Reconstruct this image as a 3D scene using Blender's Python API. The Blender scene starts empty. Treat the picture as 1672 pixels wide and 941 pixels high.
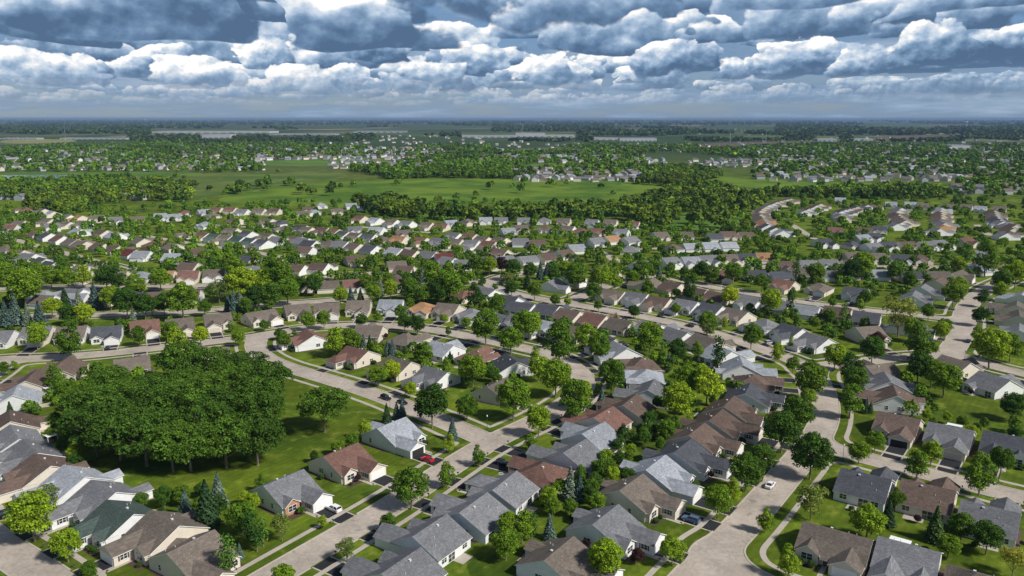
import bpy, math, random
import numpy as np
from mathutils import Matrix, Vector
random.seed(11)
RNG = np.random.default_rng(11)
S = bpy.context.scene
COL = S.collection
R = math.radians

# ------------------------------------------------------------------ camera, sky, sun, exposure
FPX, HZ, CAMH = 1300.0, 193.0, 100.0
PITCH = math.atan((470.5 - HZ) / FPX)
cam_d = bpy.data.cameras.new('camera')
cam_d.lens = 36 * FPX / 1672
cam_d.sensor_width = 36
cam_d.clip_start = 1
cam_d.clip_end = 200000
cam = bpy.data.objects.new('camera', cam_d)
cam.location = (0, 0, CAMH)
cam.rotation_euler = (R(90) - PITCH, 0, 0)
COL.objects.link(cam)
S.camera = cam

SUN_EL, SUN_AZ = R(42), math.atan2(0.83, -0.50)      # azimuth from +Y towards +X
sd = bpy.data.lights.new('sun', 'SUN')
sd.energy = 4.4
sd.angle = R(6)
sd.color = (1.0, 0.95, 0.86)
sun = bpy.data.objects.new('sun', sd)
sdir = Vector((math.sin(SUN_AZ) * math.cos(SUN_EL), math.cos(SUN_AZ) * math.cos(SUN_EL), math.sin(SUN_EL)))
sun.rotation_euler = sdir.to_track_quat('Z', 'Y').to_euler()
sun.location = (0, 0, 300)
COL.objects.link(sun)

S.view_settings.view_transform = 'Standard'
S.view_settings.look = 'None'
S.view_settings.exposure = 0.18
S.view_settings.gamma = 1
S.cycles.use_denoising = True
S.cycles.max_bounces = 5
S.cycles.diffuse_bounces = 2
S.cycles.volume_bounces = 0
S.cycles.transparent_max_bounces = 4


class NT:
    """small helper to write node trees as expressions"""
    def __init__(s, tree):
        s.t = tree
        s.n = tree.nodes
        s.l = tree.links

    def node(s, typ, **kw):
        n = s.n.new(typ)
        for k, v in kw.items():
            setattr(n, k, v)
        return n

    def put(s, sock, v):
        if hasattr(v, 'is_output'):
            s.l.new(v, sock)
        elif v is not None:
            if sock.type == 'RGBA' and not isinstance(v, (int, float)) and len(v) == 3:
                v = (*v, 1)
            sock.default_value = v

    def m(s, op, a, b=None, c=None, clamp=False):
        n = s.node('ShaderNodeMath', operation=op)
        n.use_clamp = clamp
        for i, v in enumerate((a, b, c)):
            if v is not None:
                s.put(n.inputs[i], v)
        return n.outputs[0]

    def rng(s, v, a, b, c=0.0, d=1.0, smooth=False):
        n = s.node('ShaderNodeMapRange')
        n.interpolation_type = 'SMOOTHSTEP' if smooth else 'LINEAR'
        s.put(n.inputs[0], v)
        for i, q in enumerate((a, b, c, d)):
            s.put(n.inputs[i + 1], q)
        return n.outputs[0]

    def mix(s, f, a, b, mode='MIX'):
        n = s.node('ShaderNodeMix', data_type='RGBA', blend_type=mode)
        s.put(n.inputs[0], f)
        s.put(n.inputs[6], a)
        s.put(n.inputs[7], b)
        return n.outputs[2]

    def comb(s, x, y, z=0.0):
        n = s.node('ShaderNodeCombineXYZ')
        for i, v in enumerate((x, y, z)):
            s.put(n.inputs[i], v)
        return n.outputs[0]

    def noise(s, vec, scale, detail=4, rough=0.5, lac=2.0, dist=0.0, dims='3D', typ='FBM', col=False):
        n = s.node('ShaderNodeTexNoise', noise_dimensions=dims)
        n.noise_type = typ
        n.normalize = True
        s.put(n.inputs['Vector'], vec)
        n.inputs['Scale'].default_value = scale
        n.inputs['Detail'].default_value = detail
        n.inputs['Roughness'].default_value = rough
        n.inputs['Lacunarity'].default_value = lac
        n.inputs['Distortion'].default_value = dist
        return n.outputs[1 if col else 0]

    def ramp(s, f, stops):
        n = s.node('ShaderNodeValToRGB')
        e = n.color_ramp.elements
        while len(e) < len(stops):
            e.new(0.5)
        for el, (p, c) in zip(e, stops):
            el.position = p
            el.color = (*c, 1)
        s.put(n.inputs[0], f)
        return n.outputs[0]


def build_world():
    w = bpy.data.worlds.new('World')
    S.world = w
    w.use_nodes = True
    w.cycles.sampling_method = 'MANUAL'
    w.cycles.sample_map_resolution = 512
    N = NT(w.node_tree)
    N.n.clear()
    out = N.node('ShaderNodeOutputWorld')
    bg = N.node('ShaderNodeBackground')
    sky = N.node('ShaderNodeTexSky')
    sky.sky_type = 'NISHITA'
    sky.sun_disc = False
    sky.sun_elevation = SUN_EL
    sky.sun_rotation = SUN_AZ
    sky.altitude = 100
    sky.air_density = 1.0
    sky.dust_density = 0.7
    sky.ozone_density = 2.0
    tc = N.node('ShaderNodeTexCoord')
    sx = N.node('ShaderNodeSeparateXYZ')
    N.put(sx.inputs[0], tc.outputs['Generated'])
    x, y, z = sx.outputs
    u = N.m('ARCTAN2', x, y)                         # azimuth in radians, 0 ahead
    v = N.m('MAXIMUM', z, 0.0)                       # sine of the elevation

    def gauss(cx, cy, rx, ry, amp):                  # a soft region of the sky, written in photograph pixels
        cu, cv = (cx - 836) / 1300 * 0.96, (HZ - cy) / 1300 * 0.985
        a = N.m('MULTIPLY', N.m('SUBTRACT', u, cu), 1300 / rx)
        b = N.m('MULTIPLY', N.m('SUBTRACT', v, cv), 1300 / ry)
        d = N.m('ADD', N.m('MULTIPLY', a, a), N.m('MULTIPLY', b, b))
        return N.m('MULTIPLY', N.m('EXPONENT', N.m('MULTIPLY', d, -1.0)), amp)

    def total(lst):
        t = lst[0]
        for q in lst[1:]:
            t = N.m('ADD', t, q)
        return t

    def worley(p, scale, detail=3.0, rough=0.48):
        n = N.node('ShaderNodeTexVoronoi', feature='SMOOTH_F1', voronoi_dimensions='2D')
        n.normalize = True
        N.put(n.inputs['Vector'], p)
        n.inputs['Scale'].default_value = scale
        n.inputs['Detail'].default_value = detail
        n.inputs['Roughness'].default_value = rough
        n.inputs['Lacunarity'].default_value = 2.2
        n.inputs['Smoothness'].default_value = 0.25
        return n.outputs['Distance']

    def cloud_layer(seed, c, rows, freq, lit, cover, tall=1.0):
        """one deck of cumulus: banks shrink towards the horizon; each cloud is a dome on a flat base, broken up by billows"""
        lv = N.m('LOGARITHM', N.m('ADD', v, c), math.e)
        roll = N.noise(N.comb(N.m('MULTIPLY', u, 2.6), seed), 1.0, 1, 0.4, dims='2D')
        rowc = N.m('ADD', N.m('MULTIPLY', lv, rows), N.m('ADD', seed, N.m('MULTIPLY', N.m('SUBTRACT', roll, 0.5), 1.7)))
        rowi = N.m('FLOOR', rowc)
        q = N.m('FRACT', rowc)
        size = N.m('EXPONENT', N.m('DIVIDE', N.m('ADD', N.m('SUBTRACT', rowi, seed), 0.5), rows))      # one scale for a whole bank of cloud
        lift = N.m('ADD', N.m('MULTIPLY', N.m('SUBTRACT', rowi, seed), 3.1), seed * 0.3)
        px = N.m('DIVIDE', u, size)
        py = N.m('DIVIDE', v, size)
        px = N.m('ADD', px, N.m('MULTIPLY', lift, 13.7))
        p0 = N.comb(px, N.m('MULTIPLY', py, 1.5))
        wob = N.noise(p0, 1.6, 3, 0.5, dims='2D')
        t = N.m('ADD', N.m('MULTIPLY', px, freq), N.m('MULTIPLY', N.m('SUBTRACT', wob, 0.5), 0.9))
        j = N.m('FLOOR', t)
        f = N.m('SUBTRACT', N.m('FRACT', t), 0.5)
        wn = N.node('ShaderNodeTexWhiteNoise', noise_dimensions='3D')
        N.put(wn.inputs['Vector'], N.comb(j, rowi, seed))
        sc = N.node('ShaderNodeSeparateColor')
        N.put(sc.inputs[0], wn.outputs['Color'])
        r1, r2, r3 = sc.outputs
        X = N.m('DIVIDE', N.m('SUBTRACT', f, N.m('MULTIPLY', N.m('SUBTRACT', r1, 0.5), 0.16)), N.m('ADD', 0.26, N.m('MULTIPLY', r2, 0.13)))
        base = N.m('ADD', 0.12, N.m('MULTIPLY', r3, 0.30))
        Y = N.m('DIVIDE', N.m('SUBTRACT', q, base), N.m('MULTIPLY', N.m('ADD', 0.26, N.m('MULTIPLY', r2, 0.24)), tall))
        Yd = N.m('MULTIPLY', Y, N.m('ADD', 1.0, N.m('MULTIPLY', N.m('LESS_THAN', Y, 0.0), 2.2)))
        D = N.m('SUBTRACT', 1.0, N.m('ADD', N.m('MULTIPLY', X, X), N.m('MULTIPLY', Yd, Yd)))

        def dens(dx, dy):
            p = N.comb(N.m('ADD', px, dx), N.m('MULTIPLY', N.m('ADD', py, dy), 1.35))
            w = N.m('SUBTRACT', 1.0, worley(p, 3.7))
            return N.m('ADD', N.m('MULTIPLY', w, 1.5), N.m('MULTIPLY', N.noise(p, 1.5, 7, 0.56, dims='2D'), 1.5))
        d0 = dens(0.0, 0.0)
        d1 = dens(-0.045, 0.065)
        edge = N.m('ADD', N.m('ADD', N.m('MULTIPLY', D, 0.62), N.m('SUBTRACT', d0, 1.74)), N.m('ADD', dense, cover))
        edge = N.m('SUBTRACT', edge, N.m('ADD', N.rng(q, 0.74, 1.0, 0, 1.3, True), N.rng(q, 0.10, 0.0, 0, 1.2, True)))
        edge = N.m('SUBTRACT', edge, N.rng(N.m('ABSOLUTE', f), 0.36, 0.5, 0, 1.3, True))
        alpha = N.rng(edge, -0.03, N.rng(Y, 0.0, 0.6, 0.46, 0.19), 0, 1, True)
        light = N.m('MULTIPLY', N.m('SUBTRACT', d0, d1), lit)
        light = N.m('ADD', light, N.m('MULTIPLY', N.m('SUBTRACT', N.m('MINIMUM', Y, 0.8), 0.14), 1.5))
        light = N.m('SUBTRACT', light, N.m('MULTIPLY', X, 0.22))
        light = N.m('SUBTRACT', light, N.m('MULTIPLY', N.m('MAXIMUM', edge, 0.0), 0.12))
        belly = N.noise(N.comb(px, N.m('MULTIPLY', py, 2.2)), 1.3, 4, 0.55, dims='2D')
        light = N.m('ADD', light, N.m('MULTIPLY', N.m('SUBTRACT', belly, 0.5), 0.9))
        light = N.m('SUBTRACT', light, dark)
        return alpha, light

    dark = total([gauss(430, 25, 270, 42, 0.60), gauss(580, 75, 170, 28, 0.40), gauss(60, 65, 110, 22, 0.5), gauss(1450, 165, 380, 42, 0.6),
                  gauss(1600, 90, 190, 45, 0.5), gauss(1230, 95, 110, 22, 0.3), gauss(780, 120, 110, 30, 0.2), gauss(230, 80, 80, 34, -0.20), gauss(410, 95, 80, 40, -0.2),
                  gauss(1370, 12, 220, 20, -0.45), gauss(30, 25, 60, 22, -0.4), gauss(585, 14, 60, 14, -1.0)])
    dense = total([gauss(430, 25, 290, 45, 0.6), gauss(600, 75, 150, 30, 0.3), gauss(240, 95, 90, 50, 0.35), gauss(420, 105, 90, 45, 0.35),
                   gauss(1450, 110, 330, 60, 0.30), gauss(60, 80, 100, 50, 0.25), gauss(1080, 60, 180, 60, 0.35), gauss(1350, 15, 260, 30, 0.4), gauss(800, 110, 140, 40, 0.2),
                   gauss(690, 10, 50, 25, -0.7), gauss(320, 62, 30, 18, -0.5), gauss(500, 92, 30, 12, -0.5), gauss(150, 22, 60, 18, -0.8), gauss(860, 20, 40, 18, -0.3)])
    col = N.mix(N.rng(v, 0.0, 0.10), (1.95, 2.75, 3.75), (1.1, 2.35, 4.5))
    col = N.mix(0.8, sky.outputs[0], col)
    DECKS = ((3.7, 0.030, 3.0, 0.8, 1.2, 0.16, 1.1), (88.25, 0.032, 2.5, 0.6, 1.0, 0.24, 1.2), (19.15, 0.034, 2.3, 0.9, 1.25, 0.18, 1.25), (41.0, 0.030, 1.9, 0.8, 1.3, 0.12, 1.5), (63.3, 0.030, 1.6, 0.66, 1.2, 0.10, 1.6))
    CL = [(0.0, (0.78, 1.40, 2.45)), (0.24, (1.30, 2.20, 3.6)), (0.46, (2.3, 3.4, 4.9)), (0.64, (3.9, 5.0, 6.5)), (0.82, (6.4, 7.0, 7.6)), (1.0, (9.8, 9.6, 9.4))]
    # high thin sheet, then two decks of heaped cloud
    sheet = N.noise(N.comb(N.m('MULTIPLY', u, 7.0), N.m('MULTIPLY', N.m('LOGARITHM', N.m('ADD', v, 0.05), math.e), 4.0), 77.0), 0.9, 6, 0.6)
    col = N.mix(N.rng(N.m('ADD', sheet, N.m('MULTIPLY', dense, 0.25)), 0.40, 0.62, 0, 0.9, True), col, N.mix(N.rng(sheet, 0.5, 0.72), (1.7, 2.7, 4.2), (3.6, 4.5, 5.7)))
    for seed, c, rows, freq, lit, cover, tall in DECKS:
        a, L = cloud_layer(seed, c, rows, freq, lit, cover, tall)
        cc = N.ramp(N.rng(L, -0.78, 0.98), CL)
        cc = N.mix(N.m('MULTIPLY', N.rng(v, 0.0, 0.060, 1, 0), 0.7), cc, (2.1, 3.0, 4.2))
        a = N.m('MULTIPLY', a, N.rng(v, 0.014, 0.050, 0.0, 1.0))
        col = N.mix(a, col, cc)
    # overhead, out of view: a plain dark wash added to lower the ambient light (the heaped clouds live below 11 degrees)
    over = N.node('ShaderNodeBackground')
    N.put(over.inputs[0], N.mix(0.65, sky.outputs[0], N.mix(N.rng(v, 0.16, 0.42, 0, 1, True), (2.6, 3.2, 4.0), (1.05, 1.3, 1.75))))
    over.inputs[1].default_value = 0.10
    N.put(bg.inputs[0], col)
    bg.inputs[1].default_value = 0.10
    mxs = N.node('ShaderNodeMixShader')
    N.put(mxs.inputs[0], N.rng(v, 0.165, 0.20))
    N.l.new(bg.outputs[0], mxs.inputs[1])
    N.l.new(over.outputs[0], mxs.inputs[2])
    N.l.new(mxs.outputs[0], out.inputs[0])


build_world()


# ------------------------------------------------------------------ helpers
def ground(px, py, z=0.0):
    """where the sight line of photograph pixel (px, py) meets the level z: a real place on the ground"""
    a, b = (px - 836) / FPX, -(py - 470.5) / FPX
    d = (a, math.cos(PITCH) + b * math.sin(PITCH), -math.sin(PITCH) + b * math.cos(PITCH))
    t = (z - CAMH) / d[2]
    return Vector((d[0] * t, d[1] * t))


def pixel(p, z=0.0):
    dy, dz = p[1], z - CAMH
    fwd = dy * math.cos(PITCH) - dz * math.sin(PITCH)
    up = dy * math.sin(PITCH) + dz * math.cos(PITCH)
    return 836 + FPX * p[0] / fwd, 470.5 - FPX * up / fwd


def metres_per_pixel(p):
    return (p[1] * math.cos(PITCH) + CAMH * math.sin(PITCH)) / FPX


class MB:
    def __init__(s):
        s.v, s.f, s.mi = [], [], []

    def face(s, pts, mi=0):
        i = len(s.v)
        s.v += [tuple(p) for p in pts]
        s.f.append(tuple(range(i, i + len(pts))))
        s.mi.append(mi)

    def box(s, a, b, mi=0):
        (x0, y0, z0), (x1, y1, z1) = a, b
        P = [(x0, y0, z0), (x1, y0, z0), (x1, y1, z0), (x0, y1, z0), (x0, y0, z1), (x1, y0, z1), (x1, y1, z1), (x0, y1, z1)]
        for q in ((3, 2, 1, 0), (4, 5, 6, 7), (0, 1, 5, 4), (1, 2, 6, 5), (2, 3, 7, 6), (3, 0, 4, 7)):
            s.face([P[k] for k in q], mi)

    def slab(s, poly, t, top=0, side=1):
        lo = [(p[0], p[1], p[2] - t) for p in poly]
        s.face(poly, top)
        s.face(lo[::-1], side)
        n = len(poly)
        for i in range(n):
            j = (i + 1) % n
            s.face([poly[i], lo[i], lo[j], poly[j]], side)

    def tube(s, pts, rad, n=7, mi=0, cap=True):
        rings = []
        for i, p in enumerate(pts):
            p = Vector(p)
            d = (Vector(pts[min(i + 1, len(pts) - 1)]) - Vector(pts[max(i - 1, 0)])).normalized()
            a = d.orthogonal().normalized()
            b = d.cross(a)
            rings.append([p + (a * math.cos(2 * math.pi * k / n) + b * math.sin(2 * math.pi * k / n)) * rad[i] for k in range(n)])
        for r0, r1 in zip(rings, rings[1:]):
            for k in range(n):
                s.face([r0[k], r0[(k + 1) % n], r1[(k + 1) % n], r1[k]], mi)
        if cap:
            s.face(rings[-1], mi)
            s.face(rings[0][::-1], mi)

    def mesh(s, name, mats, merge=False):
        me = bpy.data.meshes.new(name)
        me.from_pydata(s.v, [], s.f)
        for m in mats:
            me.materials.append(m)
        if len(mats) > 1:
            me.polygons.foreach_set('material_index', s.mi)
        me.update()
        return me


def link(name, data, parent=None):
    o = bpy.data.objects.new(name, data)
    COL.objects.link(o)
    if parent is not None:
        o.parent = parent
    return o


def tag(o, label=None, cat=None, group=None, kind=None):
    if label:
        o['label'] = label
    if cat:
        o['category'] = cat
    if group:
        o['group'] = group
    if kind:
        o['kind'] = kind
    return o


def own_material(o, i, m):
    o.material_slots[i].link = 'OBJECT'
    o.material_slots[i].material = m


def numpy_mesh(name, verts, faces, mats, midx=None):
    me = bpy.data.meshes.new(name)
    nf, k = faces.shape
    me.vertices.add(len(verts))
    me.vertices.foreach_set('co', np.ascontiguousarray(verts, np.float32).ravel())
    me.loops.add(nf * k)
    me.loops.foreach_set('vertex_index', np.ascontiguousarray(faces, np.int32).ravel())
    me.polygons.add(nf)
    me.polygons.foreach_set('loop_start', np.arange(0, nf * k, k, dtype=np.int32))
    for m in mats:
        me.materials.append(m)
    if midx is not None:
        me.polygons.foreach_set('material_index', np.ascontiguousarray(midx, np.int32))
    me.update(calc_edges=True)
    return me


# ------------------------------------------------------------------ materials
def new_mat(name):
    m = bpy.data.materials.new(name)
    m.use_nodes = True
    N = NT(m.node_tree)
    b = N.n['Principled BSDF']
    return m, N, b


def plain(name, c, rough=0.6, metal=0.0, spec=0.5, vary=0.0, scale=2.0):
    m, N, b = new_mat(name)
    b.inputs['Roughness'].default_value = rough
    b.inputs['Metallic'].default_value = metal
    b.inputs['Specular IOR Level'].default_value = spec
    if vary:
        tc = N.node('ShaderNodeTexCoord')
        f = N.noise(tc.outputs['Object'], scale, 4, 0.6)
        N.put(b.inputs['Base Color'], N.mix(N.rng(f, 0.3, 0.7), tuple(q * (1 - vary) for q in c), tuple(min(1, q * (1 + vary)) for q in c)))
    else:
        b.inputs['Base Color'].default_value = (*c, 1)
    return m


def shingle(name, c):
    """asphalt shingles: courses of tabs, streaks and weathered blotches"""
    m, N, b = new_mat(name)
    tc = N.node('ShaderNodeTexCoord')
    oi = N.node('ShaderNodeObjectInfo')
    p = tc.outputs['Object']
    sx = N.node('ShaderNodeSeparateXYZ')
    N.put(sx.inputs[0], p)
    br = N.node('ShaderNodeTexBrick')
    N.put(br.inputs['Vector'], N.comb(N.m('ADD', sx.outputs[0], N.m('MULTIPLY', sx.outputs[1], 0.37)), N.m('MULTIPLY', sx.outputs[2], 2.3)))
    br.inputs['Scale'].default_value = 1.0
    br.inputs['Brick Width'].default_value = 0.62
    br.inputs['Row Height'].default_value = 0.34
    br.inputs['Mortar Size'].default_value = 0.03
    br.inputs['Mortar Smooth'].default_value = 0.4
    br.inputs['Bias'].default_value = 0.0
    br.inputs['Color1'].default_value = (0.80, 0.80, 0.80, 1)
    br.inputs['Color2'].default_value = (1.2, 1.2, 1.2, 1)
    br.inputs['Mortar'].default_value = (0.62, 0.62, 0.62, 1)
    fine = N.noise(p, 5.0, 3, 0.7)
    blot = N.noise(p, 0.28, 4, 0.6)
    streak = N.noise(N.comb(N.m('MULTIPLY', sx.outputs[0], 1.6), N.m('MULTIPLY', sx.outputs[1], 1.6), N.m('MULTIPLY', sx.outputs[2], 0.12)), 1.0, 3, 0.6)
    v = N.m('MULTIPLY', N.rng(fine, 0.25, 0.75, 0.80, 1.2), N.rng(blot, 0.25, 0.75, 0.80, 1.2))
    v = N.m('MULTIPLY', v, N.rng(streak, 0.3, 0.7, 0.88, 1.1))
    v = N.m('MULTIPLY', v, N.rng(oi.outputs['Random'], 0, 1, 0.85, 1.18))
    col = N.mix(1.0, N.mix(1.0, (*c, 1), br.outputs[0], 'MULTIPLY'), N.comb(v, v, v), 'MULTIPLY')
    N.put(b.inputs['Base Color'], col)
    b.inputs['Roughness'].default_value = 0.9
    b.inputs['Specular IOR Level'].default_value = 0.2
    bm = N.node('ShaderNodeBump')
    bm.inputs['Strength'].default_value = 0.35
    bm.inputs['Distance'].default_value = 0.03
    N.put(bm.inputs['Height'], br.outputs['Fac'])
    N.put(b.inputs['Normal'], bm.outputs[0])
    return m


def siding(name, c):
    m, N, b = new_mat(name)
    tc = N.node('ShaderNodeTexCoord')
    oi = N.node('ShaderNodeObjectInfo')
    sx = N.node('ShaderNodeSeparateXYZ')
    N.put(sx.inputs[0], tc.outputs['Object'])
    lap = N.m('FRACT', N.m('MULTIPLY', sx.outputs[2], 5.2))
    n = N.noise(tc.outputs['Object'], 0.7, 4, 0.6)
    v = N.m('MULTIPLY', N.rng(n, 0.3, 0.7, 0.92, 1.05), N.rng(oi.outputs['Random'], 0, 1, 0.93, 1.05))
    N.put(b.inputs['Base Color'], N.mix(1.0, (*c, 1), N.comb(v, v, v), 'MULTIPLY'))
    b.inputs['Roughness'].default_value = 0.55
    bm = N.node('ShaderNodeBump')
    bm.inputs['Strength'].default_value = 0.5
    bm.inputs['Distance'].default_value = 0.02
    N.put(bm.inputs['Height'], lap)
    N.put(b.inputs['Normal'], bm.outputs[0])
    return m


def foliage(name, c, transl=0.22, vary=0.45, world_tint=0.0, tree=(0.68, 1.36), lime=1.0):
    """leaves: each leaf clump has its own tone, each tree its own tint"""
    m, N, b = new_mat(name)
    geo = N.node('ShaderNodeNewGeometry')
    oi = N.node('ShaderNodeObjectInfo')
    r = geo.outputs['Random Per Island']
    v = N.rng(r, 0, 1, 1 - vary, 1 + vary)
    if world_tint:
        wn = N.noise(geo.outputs['Position'], 0.035, 3, 0.6)
        wide = N.noise(geo.outputs['Position'], 0.004, 2, 0.5)
        v = N.m('MULTIPLY', v, N.rng(wn, 0.3, 0.7, 0.50, 1.6))
        v = N.m('MULTIPLY', v, N.rng(wide, 0.35, 0.65, 0.8, 1.25))
        tint = N.mix(N.rng(N.noise(geo.outputs['Position'], 0.06, 2, 0.5), 0.42, 0.62), (*c, 1), (c[0] * 2.1, c[1] * 1.6, c[2] * 0.9, 1))
    else:
        v = N.m('MULTIPLY', v, N.rng(oi.outputs['Random'], 0, 1, *tree))
        tco = N.node('ShaderNodeTexCoord')
        v = N.m('MULTIPLY', v, N.rng(N.noise(tco.outputs['Object'], 6.5, 2, 0.5), 0.32, 0.68, 0.68, 1.32))
        tint = N.mix(N.m('MULTIPLY', N.m('POWER', oi.outputs['Random'], 2.0), lime), (*c, 1), (c[0] * 1.75, c[1] * 1.2, c[2] * 0.85, 1))
    col = N.mix(1.0, tint, N.comb(v, v, v), 'MULTIPLY')
    N.put(b.inputs['Base Color'], col)
    b.inputs['Roughness'].default_value = 0.75
    b.inputs['Specular IOR Level'].default_value = 0.18
    tr = N.node('ShaderNodeBsdfTranslucent')
    N.put(tr.inputs[0], N.mix(1.0, col, (1.25, 1.2, 0.7, 1), 'MULTIPLY'))
    mx = N.node('ShaderNodeMixShader')
    mx.inputs[0].default_value = transl
    N.l.new(b.outputs[0], mx.inputs[1])
    N.l.new(tr.outputs[0], mx.inputs[2])
    N.l.new(mx.outputs[0], N.n['Material Output'].inputs[0])
    return m


ROOF = {'g': ('grey', (0.170, 0.174, 0.190)), 'l': ('light grey', (0.285, 0.305, 0.345)), 'd': ('dark charcoal', (0.072, 0.077, 0.092)),
        'b': ('brown', (0.122, 0.088, 0.074)), 't': ('taupe', (0.150, 0.126, 0.108)), 'r': ('reddish brown', (0.168, 0.095, 0.078)),
        'o': ('tan orange', (0.33, 0.19, 0.105)), 'n': ('dark green', (0.060, 0.088, 0.080)), 'm': ('maroon', (0.125, 0.035, 0.036))}
WALL = {'w': ('white', (0.73, 0.74, 0.75)), 'c': ('beige', (0.66, 0.60, 0.51)), 'a': ('grey sided', (0.50, 0.50, 0.49))}
M_ROOF = {k: shingle(v[0].replace(' ', '_') + '_shingles', v[1]) for k, v in ROOF.items()}
M_WALL = {k: siding(v[0].replace(' ', '_') + '_siding', v[1]) for k, v in WALL.items()}
M_TRIM = plain('white_trim', (0.80, 0.79, 0.77), 0.5)
M_DOORW = plain('garage_door_white', (0.78, 0.78, 0.77), 0.45, vary=0.04)
M_DOORB = plain('garage_door_beige', (0.62, 0.57, 0.49), 0.45, vary=0.04)
M_GARAGE_SHADE = plain('open_garage_shade_paint', (0.02, 0.02, 0.022), 0.8)  # near-black on the door panels stands in for shade inside an open garage
M_DOOR = plain('entry_door_paint', (0.16, 0.05, 0.04), 0.4)
M_GLASS = plain('window_glass', (0.025, 0.035, 0.045), 0.08, spec=0.8)
M_VENT = plain('vent_metal', (0.62, 0.62, 0.62), 0.4)
M_BRICK = plain('brick_facing', (0.42, 0.21, 0.13), 0.85, vary=0.2, scale=9)
M_SHUT = plain('shutter_paint', (0.09, 0.075, 0.07), 0.6)
M_BARK = plain('bark', (0.19, 0.155, 0.12), 0.9, vary=0.3, scale=3)
M_MULCH = plain('mulch', (0.07, 0.042, 0.03), 0.95, vary=0.35, scale=2)
LEAF = {
    'M': foliage('mid_green_leaves', (0.105, 0.215, 0.014)), 'Y': foliage('yellow_green_leaves', (0.160, 0.285, 0.016)),
    'D': foliage('dark_green_leaves', (0.052, 0.128, 0.013)), 'O': foliage('oak_leaves', (0.060, 0.132, 0.013), 0.2, 0.45, 0.0, (0.70, 1.25), 0.25),
    'P': foliage('blue_spruce_needles', (0.10, 0.17, 0.15), 0.05, 0.5), 'S': foliage('dark_spruce_needles', (0.036, 0.085, 0.03), 0.05, 0.5),
    'C': foliage('arborvitae_sprays', (0.042, 0.12, 0.018), 0.1), 'R': foliage('purple_leaves', (0.040, 0.022, 0.024)),
    'W': foliage('grey_green_leaves', (0.15, 0.22, 0.045)), 'B': foliage('shrub_leaves', (0.05, 0.12, 0.016)),
}
LEAF['U'] = LEAF['M']


def lawn_material():
    m, N, b = new_mat('grass_ground')
    geo = N.node('ShaderNodeNewGeometry')
    P = geo.outputs['Position']
    sx = N.node('ShaderNodeSeparateXYZ')
    N.put(sx.inputs[0], P)
    dist = N.m('SQRT', N.m('ADD', N.m('MULTIPLY', sx.outputs[0], sx.outputs[0]), N.m('MULTIPLY', sx.outputs[1], sx.outputs[1])))
    big = N.noise(P, 0.035, 4, 0.55)
    mid = N.noise(P, 0.22, 4, 0.6)
    fine = N.noise(P, 2.2, 3, 0.7)
    a = N.mix(N.rng(big, 0.32, 0.68), (0.040, 0.084, 0.007), (0.115, 0.165, 0.012))
    dry_sunlit = N.mix(N.rng(mid, 0.54, 0.76), a, (0.170, 0.185, 0.030))  # dry grass, its mix raised to paint sunlit patches too
    rot = N.m('ADD', N.m('MULTIPLY', sx.outputs[0], 0.8), N.m('MULTIPLY', sx.outputs[1], -0.6))
    mow = N.m('SINE', N.m('ADD', N.m('MULTIPLY', rot, 3.0), N.m('MULTIPLY', mid, 6.0)))
    v = N.m('MULTIPLY', N.rng(mid, 0.25, 0.75, 0.66, 1.22), N.rng(fine, 0.2, 0.8, 0.70, 1.3))
    v = N.m('MULTIPLY', v, N.rng(mow, -1, 1, 0.93, 1.07))
    lots = N.node('ShaderNodeTexVoronoi')
    N.put(lots.inputs['Vector'], P)
    lots.inputs['Scale'].default_value = 0.055
    lc = N.node('ShaderNodeSeparateColor')
    N.put(lc.inputs[0], lots.outputs['Color'])
    v = N.m('MULTIPLY', v, N.rng(lc.outputs[0], 0, 1, 0.78, 1.25))
    dry_sunlit = N.mix(N.m('MULTIPLY', lc.outputs[1], 0.35), dry_sunlit, (0.135, 0.175, 0.014))
    near = N.mix(1.0, dry_sunlit, N.comb(v, v, v), 'MULTIPLY')
    vo = N.node('ShaderNodeTexVoronoi')
    N.put(vo.inputs['Vector'], N.comb(N.m('MULTIPLY', sx.outputs[0], 0.0016), N.m('MULTIPLY', sx.outputs[1], 0.0011)))
    vo.inputs['Scale'].default_value = 1.0
    vo.inputs['Randomness'].default_value = 0.75
    sc = N.node('ShaderNodeSeparateColor')
    N.put(sc.inputs[0], vo.outputs['Color'])
    fields = N.ramp(sc.outputs[0], [(0.0, (0.028, 0.052, 0.016)), (0.34, (0.04, 0.07, 0.02)), (0.55, (0.06, 0.095, 0.026)), (0.76, (0.10, 0.125, 0.045)), (0.88, (0.075, 0.06, 0.045)), (0.97, (0.20, 0.19, 0.11))])
    wide = N.noise(P, 0.0022, 4, 0.6)
    fields = N.mix(N.rng(wide, 0.44, 0.62), fields, (0.032, 0.058, 0.018))
    col = N.mix(N.rng(dist, 1150, 2300), near, fields)
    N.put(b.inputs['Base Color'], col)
    b.inputs['Roughness'].default_value = 0.95
    b.inputs['Specular IOR Level'].default_value = 0.1
    bm = N.node('ShaderNodeBump')
    bm.inputs['Strength'].default_value = 0.5
    bm.inputs['Distance'].default_value = 0.12
    N.put(bm.inputs['Height'], fine)
    N.put(b.inputs['Normal'], bm.outputs[0])
    return m


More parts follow.
